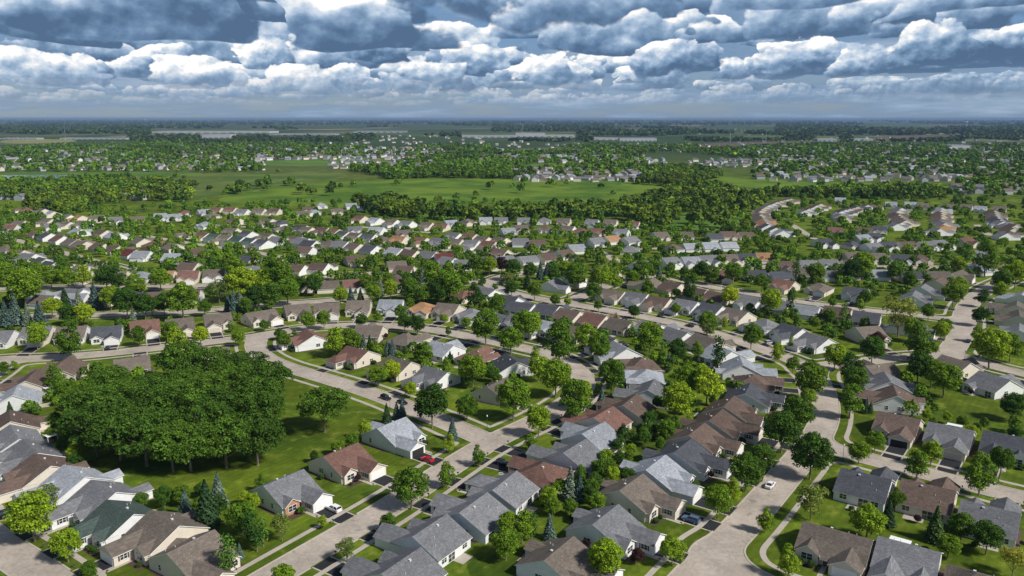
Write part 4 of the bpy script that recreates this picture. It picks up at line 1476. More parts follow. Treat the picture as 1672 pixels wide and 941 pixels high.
def free_spot(p, rad, houses=8.5, road=1.0):
    if GX[0] < p[0] < GX[-1] and GY[0] < p[1] < GY[-1] and field_at(FIELD, *p) < road:
        return False
    return np.min(np.hypot(*(POS - p).T)) > houses


def settle(p, rad):
    """move a stem out of houses, streets and driveways"""
    p = np.array(p, float)
    for _ in range(40):
        mv = np.zeros(2)
        D = p - POS
        L = np.hypot(*D.T)
        k = int(L.argmin())
        if L[k] < 9.6:
            mv += D[k] / (L[k] + 1e-6) * 0.5
        if GX[0] < p[0] < GX[-1] and GY[0] < p[1] < GY[-1]:
            f = field_at(FIELD, *p)
            if f < 1.3:
                g = np.array([field_at(GRADX, *p), field_at(GRADY, *p)])
                mv += g / (np.hypot(*g) + 1e-6) * 0.4
        if in_drive(p[0], p[1], 0.7):
            mv += np.array([0.35, 0.1])
        if not mv.any():
            break
        p += mv
    return p


n_tree = 0
for w in T_NEAR.split():
    a, b, wd, code = w.split(',')
    p = ground(float(a), float(b))
    mp = metres_per_pixel(p)
    width = float(wd) * mp
    if code == 'O':
        q = p
    else:
        q = settle(p, width)
    n_tree += 1
    o = plant(q, width * random.uniform(0.98, 1.14) * (1.1 if code in 'MYDU' else 1.0), code, n_tree, hscale=random.uniform(0.92, 1.1))
    if code == 'O':
        o['label'] = 'broad round oak alone on the lawn beside the grove'

# oaks
pts, tries = [], 0
gw = [ground(*q) for q in GROVE]
gpoly = [(q.x, q.y) for q in gw]
for a, b in ((197, 752), (283, 771), (312, 770), (421, 760), (160, 745), (370, 764), (240, 762)):
    pts.append(np.array(ground(a, b)))
n_front = len(pts)
rg = random.Random(5)
xs, ys = [q[0] for q in gpoly], [q[1] for q in gpoly]
while len(pts) < 29 and tries < 20000:
    tries += 1
    q = np.array([rg.uniform(min(xs), max(xs)), rg.uniform(min(ys), max(ys))])
    if inside(gpoly, *q) and all(np.hypot(*(q - k)) > 12.2 for k in pts) and free_spot(q, 5, 10):
        pts.append(q)
front_words = ['pale forked trunk', 'short leaning trunk', 'straight trunk', 'bare dead limbs', 'low hanging crown', 'wide crown', 'tall narrow crown']
front_at = ['nearest the green roofed house', 'left of centre at the lawn edge', 'centre of the lawn edge', 'at the right end of the lawn edge', 'at the left end by the row', 'between centre and right end', 'between the left end and centre']
for i, q in enumerate(pts):
    wd = rg.uniform(15.5, 21.5)
    if i < n_front:
        lab = f'dark green oak on the grove front, {front_at[i]}'
        plant(q, wd * 1.12, 'O', i, lab, hscale=rg.uniform(0.82, 0.95))
    else:
        plant(q, wd, 'O', i, 'dark green oak packed inside the dense grove', 'oaks packed inside the grove', hscale=rg.uniform(0.62, 1.05))

# more garden trees: farther gardens, until about 300 of the leafy kind stand as single trees
n_leafy = sum(1 for t in TREES if t[3] in 'MYDR')
rt_ = random.Random(21)
cand = []
while len(cand) < 3700:
    a, b = rt_.uniform(-60, 1732), rt_.uniform(318, 470)
    if a < 1240 and b < 330 + 0.012 * abs(a - 700):
        continue
    p = np.array(ground(a, b))
    if inside([(700, 352), (770, 345), (880, 338), (1000, 334), (1080, 325), (1190, 310), (1240, 318), (1240, 340), (1210, 350), (1195, 372), (1070, 375), (1000, 352), (760, 352)], a, b):
        continue
    cand.append(p)
SPOS = POS[SIDE]
cand = [p for p in cand if free_spot(p, 3, 9.0, 1.5) and not (np.any((np.abs(POS[:, 0] - p[0]) < 6.5) & (POS[:, 1] - p[1] > 0) & (POS[:, 1] - p[1] < 24)) and rt_.random() < 0.93) and (np.min(np.hypot(*(SPOS - p).T)) > 15 or rt_.random() < 0.25)]
keep = []
for p in cand:
    if all(abs(p[0] - k[0]) > 6.5 or abs(p[1] - k[1]) > 6.5 for k in keep) and (not TREES or np.min(np.hypot(*(np.array([t[1] for t in TREES]) - p).T)) > 5.5):
        keep.append(p)
keep.sort(key=lambda p: p[1])
seed = 1000
single, mass = [], []
for p in keep:
    if n_leafy + len(single) < 298 - 75:
        single.append(p)
    else:
        mass.append(p)
for p in single:
    seed += 1
    plant(p, rt_.uniform(6, 9.5), rt_.choice('MMMDDDY'), seed, hscale=rt_.uniform(0.9, 1.15))


# the small trees and thickets of the back yards, too many to tell apart
yard, tries = [], 0
LAWNS = [[(130, 760), (150, 830), (420, 800), (640, 690), (560, 650), (470, 640), (120, 700)], [(1530, 620), (1672, 625), (1672, 700), (1590, 700), (1500, 650)], [(1440, 520), (1560, 525), (1550, 590), (1440, 570)], [(430, 560), (520, 610), (640, 650), (760, 700), (700, 640), (560, 590)]]
while len(yard) < 520 and tries < 30000:
    tries += 1
    a, b = rt_.uniform(-40, 1712), 425 + 420 * rt_.random() ** 1.7
    if any(inside(q, a, b) for q in LAWNS):
        continue
    p = np.array(ground(a, b))
    f = field_at(FIELD, *p)
    d = np.hypot(*(POS - p).T)
    if f < 21 or d.min() < 8.6 or d.min() > 26 or in_drive(*p, 1.5):
        continue
    if any(np.hypot(p[0] - q[0], p[1] - q[1]) < 3.4 for q in yard):
        continue
    yard.append(p)
yard.sort(key=lambda p: float(np.hypot(*p)))
for k, p in enumerate(yard[:75]):          # the near ones are single trees
    plant(p, rt_.uniform(3.0, 5.4), rt_.choice('MDMDY'), 3000 + k, hscale=rt_.uniform(0.95, 1.2))
yard = yard[75:]


# ------------------------------------------------------------------ shrubs round the near houses
def shrubs():
    n = 0
    for h in sorted(HOUSES, key=lambda q: np.hypot(*q.pos)):
        if np.hypot(*h.pos) > 400:
            break
        p = h.plan
        fr = np.array(h.front)
        rt = np.array([fr[1], -fr[0]])
        rr = random.Random(int(h.px * 2))
        spots = [(p.pxm - 1.4, p.D / 2 + 2.3), (p.pxm + 1.2, p.D / 2 + 2.4), (rr.uniform(-3, 3), -p.D / 2 - 3.6), ((p.W / 2 + 1.3) * rr.choice((-1, 1)), rr.uniform(-5, 1))]
        for k, (a, b) in enumerate(spots):
            if rr.random() < 0.3:
                continue
            q = h.pos + rt * a + fr * b
            if field_at(FIELD, *q) < 4.6 or in_drive(*q, 0.6) or n >= 280:
                continue
            n += 1
            wd = rr.uniform(1.3, 2.6)
            side = ['left of the front window', 'right of the front window', 'behind', 'beside the side wall'][k]
            plant(q, wd, 'B' if rr.random() < 0.85 else 'R', 500 + n)
            o = TREES[-1][0]
            o.name = 'shrub'
            o['category'] = 'shrub'
            o['group'] = GROUPS['shrub']
            colour = 'rounded green' if TREES[-1][3] == 'B' else 'purple leaved'
            where = f'{side} of' if k in (0, 1, 3) else side
            o['label'] = f'{colour} shrub {where.replace("of of", "of")} {h.ordinal} house {h.phrase}' if k in (2,) else f'{colour} shrub {side}, {h.ordinal} house {h.phrase}'


_codes = {}
shrubs()

# ------------------------------------------------------------------ labels of trees: which house they stand by
def label_trees():
    made = {}
    solo = [h for h in HOUSES if hasattr(h, 'obj')]
    SP = np.array([h.pos for h in solo])
    for o, p, wd, code, hg in TREES:
        if o.get('label'):
            continue
        shape, name, colour, word = KIND[code]
        D = np.hypot(*(SP - p).T)
        h = solo[int(D.argmin())]
        a, b = pixel(p, 1.0)
        hx, hy = pixel(h.pos, 1.0)
        dx, dy = a - hx, (b - hy) * 1.8
        rel = ('right of' if dx > 0 else 'left of') if abs(dx) > abs(dy) else ('before' if dy > 0 else 'behind')
        size = 'small' if wd < 5.5 else 'large' if wd > 11 else ''
        made.setdefault(f'{colour} {word} {rel} {h.ordinal} house {h.phrase}', []).append((a, wd, o, size))
    for base, lst in made.items():
        if len(lst) == 1:
            a, wd, o, size = lst[0]
            lab = f'{size} {base}'.strip()
            o['label'] = lab if len(lab.split()) <= 16 else base
        elif len(lst) == 2:
            lst.sort(key=lambda q: q[1])
            for word, (a, wd, o, size) in zip(('smaller', 'larger'), lst):
                o['label'] = f'{word} {base}'
        else:
            lst.sort(key=lambda q: q[0])
            for k, (a, wd, o, size) in enumerate(lst):
                o['label'] = f'{["leftmost", "second", "third", "fourth", "fifth", "sixth", "seventh", "eighth", "ninth", "tenth"][min(k, 9)]} {base}'


label_trees()


# ------------------------------------------------------------------ far vegetation as masses
def crowd(name, P, widths, tris, mat, label, hratio=1.05, seed=1):
    """many far crowns in one mesh: each a cloud of leaf clumps"""
    g = np.random.default_rng(seed)
    Vs = []
    for (p, w, n) in zip(P, widths, tris):
        hgt = w * hratio * g.uniform(0.85, 1.25)
        q = g.normal(size=(n, 3))
        q /= np.linalg.norm(q, axis=1, keepdims=True)
        q[:, 2] = np.where(q[:, 2] < -0.5, -q[:, 2], q[:, 2])
        lob = 1 + 0.16 * np.sin(q[:, 0] * 5 + g.uniform(0, 6)) * np.cos(q[:, 1] * 5 + g.uniform(0, 6))
        c = q * (lob * g.uniform(0.72, 1.04, n))[:, None] * np.array([w / 2, w / 2, hgt * 0.44])
        c[:, 0] += p[0]
        c[:, 1] += p[1]
        c[:, 2] += hgt * 0.5
        Vs.append(leaf_quads(c, q, w * 0.72 / math.sqrt(n) * 1.55, g))
    V = np.concatenate(Vs)
    n = len(V) // 4
    me = numpy_mesh(name, V, np.arange(4 * n).reshape(n, 4), [mat])
    return tag(link(name, me), label, kind='stuff')


M_FAR = foliage('far_leaves', (0.062, 0.138, 0.014), 0.18, 0.4, 1.0)
M_WOOD = foliage('wood_leaves', (0.062, 0.120, 0.015), 0.15, 0.4, 0.8)
M_CLOUD_SHADED = foliage('cloud_shaded_leaves', (0.028, 0.058, 0.016), 0.1, 0.4, 0.8)  # darker copy of the wood leaves: cloud shade put into the colour
crowd('garden_trees', mass, [rt_.uniform(4.5, 8.0) for _ in mass], [230 if p[1] < 700 else 130 for p in mass], M_FAR, 'mass of mixed green trees in the gardens of the farther houses')

crowd('backyard_shrubbery', yard, [rt_.uniform(2.6, 5.2) for _ in yard], [300 if p[1] < 330 else 190 for p in yard], M_FAR, 'mixed small trees and thickets filling the back yards between the rows', 1.15, 9)

W_ = random.Random(8)
wood = []
for poly, gap in (([(690, 360), (770, 351), (880, 346), (1000, 342), (1080, 333), (1150, 323), (1240, 322), (1240, 342), (1215, 349), (1180, 340), (1110, 350), (1080, 374), (1010, 360), (760, 362)], 8.0),
                  ([(575, 340), (640, 330), (690, 345), (690, 358), (620, 352)], 8.0), ([(40, 345), (60, 320), (140, 312), (190, 325), (160, 345), (90, 350)], 9.0),
                  ([(0, 326), (0, 316), (120, 314), (300, 312), (320, 330), (180, 328)], 13.0), ([(170, 306), (240, 300), (330, 306), (300, 312), (180, 312)], 14.0), ([(1040, 302), (1070, 283), (1160, 282), (1180, 290), (1100, 305)], 9.0),
                  ([(1240, 318), (1500, 316), (1560, 322), (1480, 326), (1250, 322)], 9.0), ([(1000, 342), (1080, 318), (1150, 306), (1200, 316), (1100, 338)], 12.0)):
    w2 = [ground(*q) for q in poly]
    pp = [(q.x, q.y) for q in w2]
    xs, ys = [q[0] for q in pp], [q[1] for q in pp]
    got = []
    for _ in range(1500):
        q = (W_.uniform(min(xs), max(xs)), W_.uniform(min(ys), max(ys)))
        if inside(pp, *q) and all(abs(q[0] - k[0]) > gap * 0.7 or abs(q[1] - k[1]) > gap for k in got) and free_spot(np.array(q), 3, 11, 2):
            got.append(q)
    wood += got
for a, b in ((1088, 371), (1100, 366), (1130, 366), (1136, 372), (1164, 357), (1150, 349), (1120, 352), (1180, 350), (1190, 362), (1105, 347), (1172, 372), (1198, 352), (1142, 358), (1092, 358), (1125, 342), (1156, 368), (650, 300), (745, 328), (715, 331), (538, 320), (512, 318), (492, 318), (800, 310), (900, 306), (1030, 300)):
    wood.append(tuple(ground(a, b)))
crowd('woodland', wood, [W_.uniform(9, 15) for _ in wood], [120] * len(wood), M_WOOD, 'dark woodland belt between the houses and the meadow', 1.0, 2)


def noise2(x, y, s, seed):
    return (math.sin(x / s * 1.3 + seed) + math.sin(y / s * 1.7 + seed * 2.1) + math.sin((x + y) / s * 0.9 + seed * 0.7) + math.sin((x - 1.6 * y) / s * 0.6 + seed * 3.3)) / 4


FARH = {}


def far_houses():
    regs = [((0, 255), (430, 280), 170), ((420, 243), (720, 262), 170), ((540, 264), (715, 276), 44), ((770, 255), (1050, 268), 60), ((840, 279), (1050, 297), 90), ((1000, 262), (1260, 275), 60),
            ((1230, 243), (1672, 293), 420), ((0, 238), (420, 252), 60), ((860, 236), (1250, 250), 70), ((1200, 225), (1672, 240), 60), ((500, 222), (800, 236), 40), ((1000, 210), (1600, 222), 50), ((560, 232), (860, 252), 60), ((100, 246), (420, 256), 30), ((1250, 294), (1560, 297), 26), ((1560, 296), (1700, 318), 40), ((0, 318), (300, 328), 26), ((820, 255), (1010, 262), 30)]
    g = random.Random(31)
    mb = MB()
    got = []
    for (x0, y0), (x1, y1), n in regs:
        for _ in range(n * 3):
            if n <= 0:
                break
            p = ground(g.uniform(x0, x1), g.uniform(y0, y1))
            if any(abs(p.x - q[0]) < 15 and abs(p.y - q[1]) < 22 for q in got[-400:]) or not free_spot(np.array(p), 5, 20, 3):
                continue
            n -= 1
            got.append((p.x, p.y))
            FARH.setdefault((int(p.x // 60), int(p.y // 60)), []).append((p.x, p.y))
            w, d, h = g.uniform(10, 15), g.uniform(9, 12), g.choice((3.0, 5.2, 5.2))
            a = g.choice((0.1, 0.5, -0.4, 1.3, 1.0)) + g.uniform(-0.2, 0.2)
            ca, sa = math.cos(a), math.sin(a)
            wm, rm = g.choice((1, 1, 18, 18, 0)), g.choice((2, 2, 3, 3, 7))

            def T(x, y, z):
                return (p.x + x * ca - y * sa, p.y + x * sa + y * ca, z)
            w /= 2
            d /= 2
            zr = h + d * 0.55
            for s in (-1, 1):
                mb.face([T(s * w, -d, 0), T(s * w, d, 0), T(s * w, d, h), T(s * w, 0, zr - 0.1), T(s * w, -d, h)], wm)
                mb.face([T(-w, s * d, 0), T(w, s * d, 0), T(w, s * d, h), T(-w, s * d, h)], wm)
                mb.face([T(-w - 0.4, s * (d + 0.5), h - 0.25), T(w + 0.4, s * (d + 0.5), h - 0.25), T(w + 0.4, 0, zr), T(-w - 0.4, 0, zr)], rm)
    codes = list(ROOF)
    for h in FAR_ROWS:
        ca, sa = math.cos(h.rz), math.sin(h.rz)
        k = 0.78 if h.mode == 'side' else 1.0
        for src, table in ((h.plan.wall, (0 if h.wall == 'w' else 1,) * 2), (h.plan.roof, (6 + codes.index(h.roof), 5))):
            for f, m in zip(src.f, src.mi):
                mb.face([(h.pos[0] + src.v[i][0] * k * ca - src.v[i][1] * sa, h.pos[1] + src.v[i][0] * k * sa + src.v[i][1] * ca, src.v[i][2]) for i in f], table[m])
    me = mb.mesh('distant_houses', [M_WALL['w'], M_WALL['c'], M_ROOF['g'], M_ROOF['t'], M_ROOF['l'], M_TRIM] + [M_ROOF[c] for c in codes] + [M_SHEDR] * 4)
    tag(link('distant_houses', me), 'hundreds of tiny houses in far rows and among the far trees', kind='stuff')


far_houses()

far, far_w, far_n = [], [], []
OPEN = [[(330, 330), (420, 308), (560, 296), (700, 291), (860, 293), (1010, 291), (1180, 287), (1240, 293), (1190, 314), (1080, 331), (1000, 341), (880, 345), (770, 351), (690, 358), (560, 338), (450, 334)],
        [(1190, 293), (1560, 299), (1575, 312), (1290, 314)], [(200, 297), (330, 283), (580, 279), (520, 296), (400, 312), (300, 330)], [(-60, 281), (335, 281), (335, 289), (225, 294), (110, 297), (60, 302), (-60, 298)],
        [(850, 268), (960, 265), (960, 274), (860, 278)], [(420, 262), (640, 256), (640, 272), (420, 272)], [(1420, 222), (1570, 219), (1570, 227), (1430, 230)], [(0, 227), (128, 227), (128, 236), (0, 237)],
        [(1140, 232), (1340, 230), (1340, 235), (1140, 243)]]
SHEDS = [(248, 440, 219), (440, 560, 221), (330, 376, 226), (525, 690, 217), (690, 800, 215), (755, 842, 225), (842, 938, 224), (970, 1072, 231), (1335, 1366, 231), (1395, 1425, 230), (1178, 1260, 213), (0, 60, 228), (98, 206, 228), (1553, 1583, 244)]
SUBURB = [((0, 255), (430, 282)), ((420, 245), (720, 262)), ((1230, 245), (1672, 293)), ((770, 255), (1050, 268)), ((1560, 296), (1700, 318))]
tries = 0
while len(far) < 15000 and tries < 85000:
    tries += 1
    yy = 196 + 128 * W_.random() ** 1.05
    xx = W_.uniform(-90, 1762)
    if any(inside(o, xx, yy) for o in OPEN):
        if not (W_.random() < (0.02 if xx < 600 and yy > 274 else 0.004) and yy > 262):
            continue
    if any(a0 - 6 < xx < a1 + 6 and yb - 9 < yy < yb + 5 for a0, a1, yb in SHEDS):
        continue
    p = ground(xx, yy)
    s = p.y
    d = noise2(p.x, p.y, 110 + s * 0.05, 1.0) + 0.5 * noise2(p.x, p.y, 40 + s * 0.02, 4.0)
    if d < (-0.04 if yy > 232 else -0.30) and not (W_.random() < 0.5 and any(x0 < xx < x1 and y0 < yy < y1 for (x0, y0), (x1, y1) in SUBURB)):
        continue
    if yy > 300 and not free_spot(np.array(p), 3, 11, 2):
        continue
    if W_.random() < 0.9 and any(abs(p.x - q[0]) < 9 and -45 < p.y - q[1] < 9 for i in (-1, 0, 1) for j in (-1, 0, 1) for q in FARH.get((int(p.x // 60) + i, int(p.y // 60) + j), ())):
        continue
    wd = W_.uniform(7, 13) if yy > 235 else W_.uniform(14, 20) * (1 + (235 - yy) / 16)
    far.append((p.x, p.y))
    far_w.append(wd)
    far_n.append(70 if yy > 275 else 34 if yy > 235 else 20)
far_h = [0.0] * len(far)
near_i = [i for i in range(len(far)) if far_w[i] < 15.01]
wide_i = [i for i in range(len(far)) if far_w[i] >= 15.01]
crowd('distant_woodland', [far[i] for i in near_i], [far_w[i] for i in near_i], [far_n[i] for i in near_i], M_FAR, 'endless belts of green trees beyond the meadow', 1.0, 3)
crowd('horizon_woodland', [far[i] for i in wide_i], [far_w[i] for i in wide_i], [far_n[i] for i in wide_i], M_CLOUD_SHADED, 'dark tree belts fading towards the horizon', 0.42, 4)


# ------------------------------------------------------------------ far houses, sheds and towers
M_STEEL = plain('galvanised_steel', (0.45, 0.46, 0.48), 0.4, 0.6)


def warehouse(x0, x1, yb, h, mat, label, depth=110, bays=8):
    a, b = ground(x0, yb), ground(x1, yb)
    o = link('warehouse', None)
    o.location = (a.x, a.y, 0)
    L = b.x - a.x
    tag(o, label, 'warehouse', 'warehouses on the plain')
    mb = MB()
    mb.box((0, 0, 0), (L, depth, h))
    link('wall', mb.mesh('wall', [mat]), o)
    mb = MB()
    mb.box((-0.6, -0.6, h + 0.003), (L + 0.6, depth + 0.6, h + 1.0))
    n = max(2, bays // 2)
    for k in range(n):
        mb.box((L * (k + 0.4) / n, depth * 0.4, h + 1.0), (L * (k + 0.6) / n, depth * 0.5, h + 2.4))
    link('roof', mb.mesh('roof', [M_SHEDR]), o)
    for k in range(bays):
        mb = MB()
        c = L * (k + 0.5) / bays
        mb.box((c - L / bays * 0.28, -0.12, 0), (c + L / bays * 0.28, -0.003, min(h * 0.5, 5)))
        link('loading_door', mb.mesh('loading_door', [M_SHEDB if mat is not M_SHEDB else M_SHED]), o)


warehouse(248, 440, 218, 12, M_SHED, 'very long white warehouse on the far plain', 220, 14)
warehouse(440, 545, 221, 5, M_SHEDR, 'low grey white warehouse beside the very long one', 160, 10)
warehouse(330, 376, 226, 18, M_SHED, 'tall white box shaped warehouse before the long one', 90, 5)
warehouse(575, 660, 217, 9, M_SHEDB, 'long blue grey warehouse beyond the far trees', 200, 8)
warehouse(755, 842, 225, 10, M_SHED, 'low pale warehouse in the middle of the plain', 100, 8)
warehouse(842, 890, 224, 20, M_SHED, 'white warehouse with a taller block in mid plain', 90, 5)
warehouse(890, 938, 224, 10, M_SHED, 'small white warehouse among the mid trees', 80, 4)
warehouse(970, 1012, 229, 9, M_SHED, 'small white shed left of the windowed building', 60, 4)
warehouse(1012, 1072, 231, 13, M_SHED, 'white building with a row of dark openings', 60, 9)
warehouse(1335, 1366, 231, 10, M_SHEDR, 'grey flat shed among the far suburb', 60, 4)
warehouse(1395, 1425, 230, 8, M_SHED, 'white shed beside the brown field', 50, 4)
warehouse(0, 60, 228, 6, M_SHEDR, 'pale row of sheds behind the tan field', 60, 8)
warehouse(98, 206, 228, 6, M_SHED, 'white row of sheds beyond the tan field', 60, 12)
warehouse(1553, 1583, 244, 12, M_SHED, 'white roofed hall in the far suburb', 50, 4)


def water_tower(px, py, h, label):
    p = ground(px, py)
    o = link('water_tower', None)
    o.location = (p.x, p.y, 0)
    tag(o, label, 'water tower')
    mb = MB()
    mb.tube([(0, 0, 0), (0, 0, h * 0.12), (0, 0, h * 0.7)], [h * 0.12, h * 0.06, h * 0.06], 14)
    link('column', mb.mesh('column', [M_SHED]), o)
    mb = MB()
    prof = [(0.06, 0.66), (0.16, 0.71), (0.235, 0.78), (0.25, 0.84), (0.21, 0.91), (0.12, 0.97), (0.02, 1.0)]
    mb.tube([(0, 0, z * h) for r, z in prof], [r * h for r, z in prof], 20)
    link('tank', mb.mesh('tank', [M_SHED]), o)


water_tower(1578, 206.5, 62, 'white water tower rising above the plain near the horizon')
water_tower(237, 200, 70, 'tiny white water tower on the horizon above the long warehouse')
water_tower(600, 200, 62, 'pair of pale tanks on the horizon, the wider one')


def mast(px, py, h, label):
    p = ground(px, py)
    o = link('radio_mast', None)
    o.location = (p.x, p.y, 0)
    tag(o, label, 'mast', 'masts on the plain')
    mb = MB()
    w = 1.6
    for k in range(3):
        a = k * 2.094
        mb.tube([(math.cos(a) * w, math.sin(a) * w, 0), (math.cos(a) * w * 0.4, math.sin(a) * w * 0.4, h)], [0.35, 0.3], 5)
    link('mast_leg', mb.mesh('mast_leg', [M_STEEL]), o)
    mb = MB()
    for k in range(14):
        z = h * (k + 0.5) / 14
        r = w * (1 - 0.6 * (k + 0.5) / 14)
        for j in range(3):
            a, b = j * 2.094, (j + 1) * 2.094
            mb.tube([(math.cos(a) * r, math.sin(a) * r, z), (math.cos(b) * r, math.sin(b) * r, z + h / 14)], [0.16, 0.16], 4)
    link('lattice', mb.mesh('lattice', [M_STEEL]), o)


mast(107, 226, 62, 'thin steel mast above the white sheds')
mast(1250, 236, 48, 'thin pale mast among the far trees past the meadow')
mast(1192, 233, 40, 'short pale mast beside the brown field')
mast(853, 222, 58, 'thin mast behind the white mid plain warehouse')

# ------------------------------------------------------------------ cars
M_TYRE = plain('tyre_rubber', (0.015, 0.015, 0.016), 0.8)
M_RIM = plain('wheel_rim', (0.5, 0.5, 0.52), 0.3, 0.8)
M_LAMP = plain('lamp_glass', (0.8, 0.8, 0.78), 0.1)
M_TAIL = plain('tail_lamp', (0.35, 0.01, 0.01), 0.2)
PAINT = {n: plain('paint_' + n, c, 0.18, 0.0, 0.6) for n, c in {'white': (0.8, 0.8, 0.8), 'red': (0.45, 0.012, 0.016), 'black': (0.012, 0.012, 0.014), 'blue': (0.08, 0.13, 0.24), 'silver': (0.42, 0.43, 0.45), 'navy': (0.02, 0.03, 0.07)}.items()}


def loft(mb, sections, mi=0):
    n = len(sections[0])
    for a, b in zip(sections, sections[1:]):
        for k in range(n):
            mb.face([a[k], a[(k + 1) % n], b[(k + 1) % n], b[k]], mi)
    mb.face(sections[0][::-1], mi)
    mb.face(sections[-1], mi)


def car_meshes(kind):
    L, W = (4.7, 1.84) if kind == 'sedan' else (4.75, 1.9)
    top = 1.42 if kind == 'sedan' else 1.68

    def sec(x, w, z0, z1):
        w /= 2
        c = 0.13
        return [(x, -w * 0.94, z0), (x, w * 0.94, z0), (x, w, z0 + 0.2), (x, w, z1 - c), (x, w - c, z1), (x, -w + c, z1), (x, -w, z1 - c), (x, -w, z0 + 0.2)]
    body = MB()
    bonnet = 0.86 if kind == 'sedan' else 1.0
    belt = 0.94 if kind == 'sedan' else 1.06
    tail = 0.98 if kind == 'sedan' else 1.08
    loft(body, [sec(-L / 2, W * 0.84, 0.34, tail - 0.14), sec(-L / 2 + 0.16, W * 0.95, 0.26, tail), sec(-L * 0.3, W, 0.22, belt), sec(0, W, 0.22, belt), sec(L * 0.17, W, 0.22, belt), sec(L * 0.36, W * 0.97, 0.24, bonnet), sec(L / 2 - 0.14, W * 0.9, 0.28, bonnet - 0.12), sec(L / 2, W * 0.76, 0.36, bonnet - 0.24)])
    # cabin pillars and roof panel
    xr0, xr1 = (-L * 0.20, L * 0.04) if kind == 'sedan' else (-L * 0.42, L * 0.05)
    w = W * 0.36
    body.slab([(xr0, -w, top), (xr1, -w, top), (xr1, w, top), (xr0, w, top)], 0.07, 0, 0)
    xb0, xb1 = (-L * 0.39, L * 0.22) if kind == 'sedan' else (-L * 0.48, L * 0.2)
    wb = W * 0.46
    for s in (-1, 1):
        for xa, xt in ((xb0, xr0), (xb1, xr1), ((xb0 + xb1) / 2 - 0.1, (xr0 + xr1) / 2)):
            body.tube([(xa, s * wb, belt - 0.05), (xt, s * (w + 0.02), top - 0.03)], [0.05, 0.05], 5)
    glass = MB()
    bt = top - 0.06
    g0 = [(xb0 + 0.05, -wb, belt - 0.02), (xb1 - 0.05, -wb, belt - 0.02), (xb1 - 0.05, wb, belt - 0.02), (xb0 + 0.05, wb, belt - 0.02)]
    g1 = [(xr0 + 0.02, -w + 0.01, bt), (xr1 - 0.02, -w + 0.01, bt), (xr1 - 0.02, w - 0.01, bt), (xr0 + 0.02, w - 0.01, bt)]
    for k in range(4):
        glass.face([g0[k], g0[(k + 1) % 4], g1[(k + 1) % 4], g1[k]])
    wheel = MB()
    wheel.tube([(0, -0.1, 0), (0, 0.1, 0)], [0.33, 0.33], 16)
    rim = MB()
    rim.tube([(0, -0.112, 0), (0, 0.112, 0)], [0.2, 0.2], 12)
    hl = MB()
    hl.box((-0.06, -0.2, -0.07), (0.06, 0.2, 0.07))
    return dict(body=body.mesh('body', [PAINT['white']]), glass=glass.mesh('window_glass', [M_GLASS]), wheel=wheel.mesh('wheel', [M_TYRE]), rim=rim.mesh('rim', [M_RIM]),
                hl=hl.mesh('headlight', [M_LAMP]), tl=hl.mesh('tail_light', [M_TAIL]), L=L, W=W, z=bonnet - 0.26, zt=tail - 0.22)


CARS = {k: car_meshes(k) for k in ('sedan', 'suv')}


def car(px, py, paint, kind, ang, label, on_drive=None):
    p = ground(px, py, 0.5)
    if isinstance(ang, str):            # along the street or up the drive
        d, q, t, w = nearest_road(np.array(p))
        if ang == 'street':
            a = math.atan2(t[1], t[0])
        else:
            k = min(DRIVES, key=lambda D: np.hypot(*(np.array(p) - D[1] - D[2] * D[4] * 0.4)))
            h, g0, fr, rt, L = k
            off = max(-1.2, min(1.2, (np.array(p) - g0) @ rt))
            s = min(max((np.array(p) - g0) @ fr, 2.8), max(2.8, L - 2.6))
            p = Vector(g0 + rt * off + fr * s)
            a = math.atan2(-fr[1], -fr[0])
    else:
        a = R(ang)
    m = CARS[kind]
    o = link('parked_car' if ang != 'street' else 'car', None)
    o.location = (p.x, p.y, 0.02)
    o.rotation_euler = (0, 0, a)
    tag(o, label, 'car')
    b = link('body', m['body'], o)
    own_material(b, 0, PAINT[paint])
    link('window_glass', m['glass'], o)
    for sx in (-0.29, 0.31):
        for sy in (-1, 1):
            w = link('wheel', m['wheel'], o)
            w.location = (sx * m['L'], sy * (m['W'] / 2 - 0.09), 0.33)
            link('rim', m['rim'], w)
    for sy in (-1, 1):
        q = link('headlight', m['hl'], o)
        q.location = (m['L'] / 2 - 0.12, sy * m['W'] * 0.3, m['z'])
        q = link('tail_light', m['tl'], o)
        q.location = (-m['L'] / 2 + 0.06, sy * m['W'] * 0.3, m['zt'])


car(692, 753, 'red', 'sedan', 'drive', 'bright red low car on the driveway before the light grey roofed house')
car(547, 827, 'white', 'suv', 'drive', 'white estate car on the driveway of the brick fronted house')
car(1258, 792, 'white', 'sedan', 'street', 'white car alone on the wide pale street')
car(630, 650, 'black', 'suv', 'street', 'dark car at the kerb of grove street, left of two')
car(657, 657, 'black', 'sedan', 'street', 'dark car at the kerb of grove street, right of two')
car(1110, 865, 'blue', 'suv', 'drive', 'blue grey people carrier on the driveway beside the wide pale street')
car(1087, 880, 'black', 'sedan', 'drive', 'black car on the driveway next to the blue people carrier')
car(33, 831, 'black', 'suv', 'drive', 'black off-road car on a driveway in the grove row')
car(1581, 557, 'navy', 'sedan', 'street', 'dark blue car on the winding street')
car(822, 757, 'black', 'suv', 'drive', 'black pickup on the driveway beside the red roofed house')
car(1616, 545, 'silver', 'sedan', 'drive', 'silver car on the drive across the winding street')
car(171, 568, 'navy', 'sedan', 'drive', 'dark car on the drive of the charcoal roofed white house')
car(1262, 557, 'silver', 'suv', 'drive', 'silver car on the drive facing the wide pale street')
car(1374, 494, 'navy', 'sedan', 'drive', 'dark blue car before the garage facing the middle street')
car(1065, 513, 'black', 'sedan', 'drive', 'black car on the drive below the brown roofed house')
car(1308, 487, 'silver', 'sedan', 'drive', 'pale car on the drive beside the middle street')
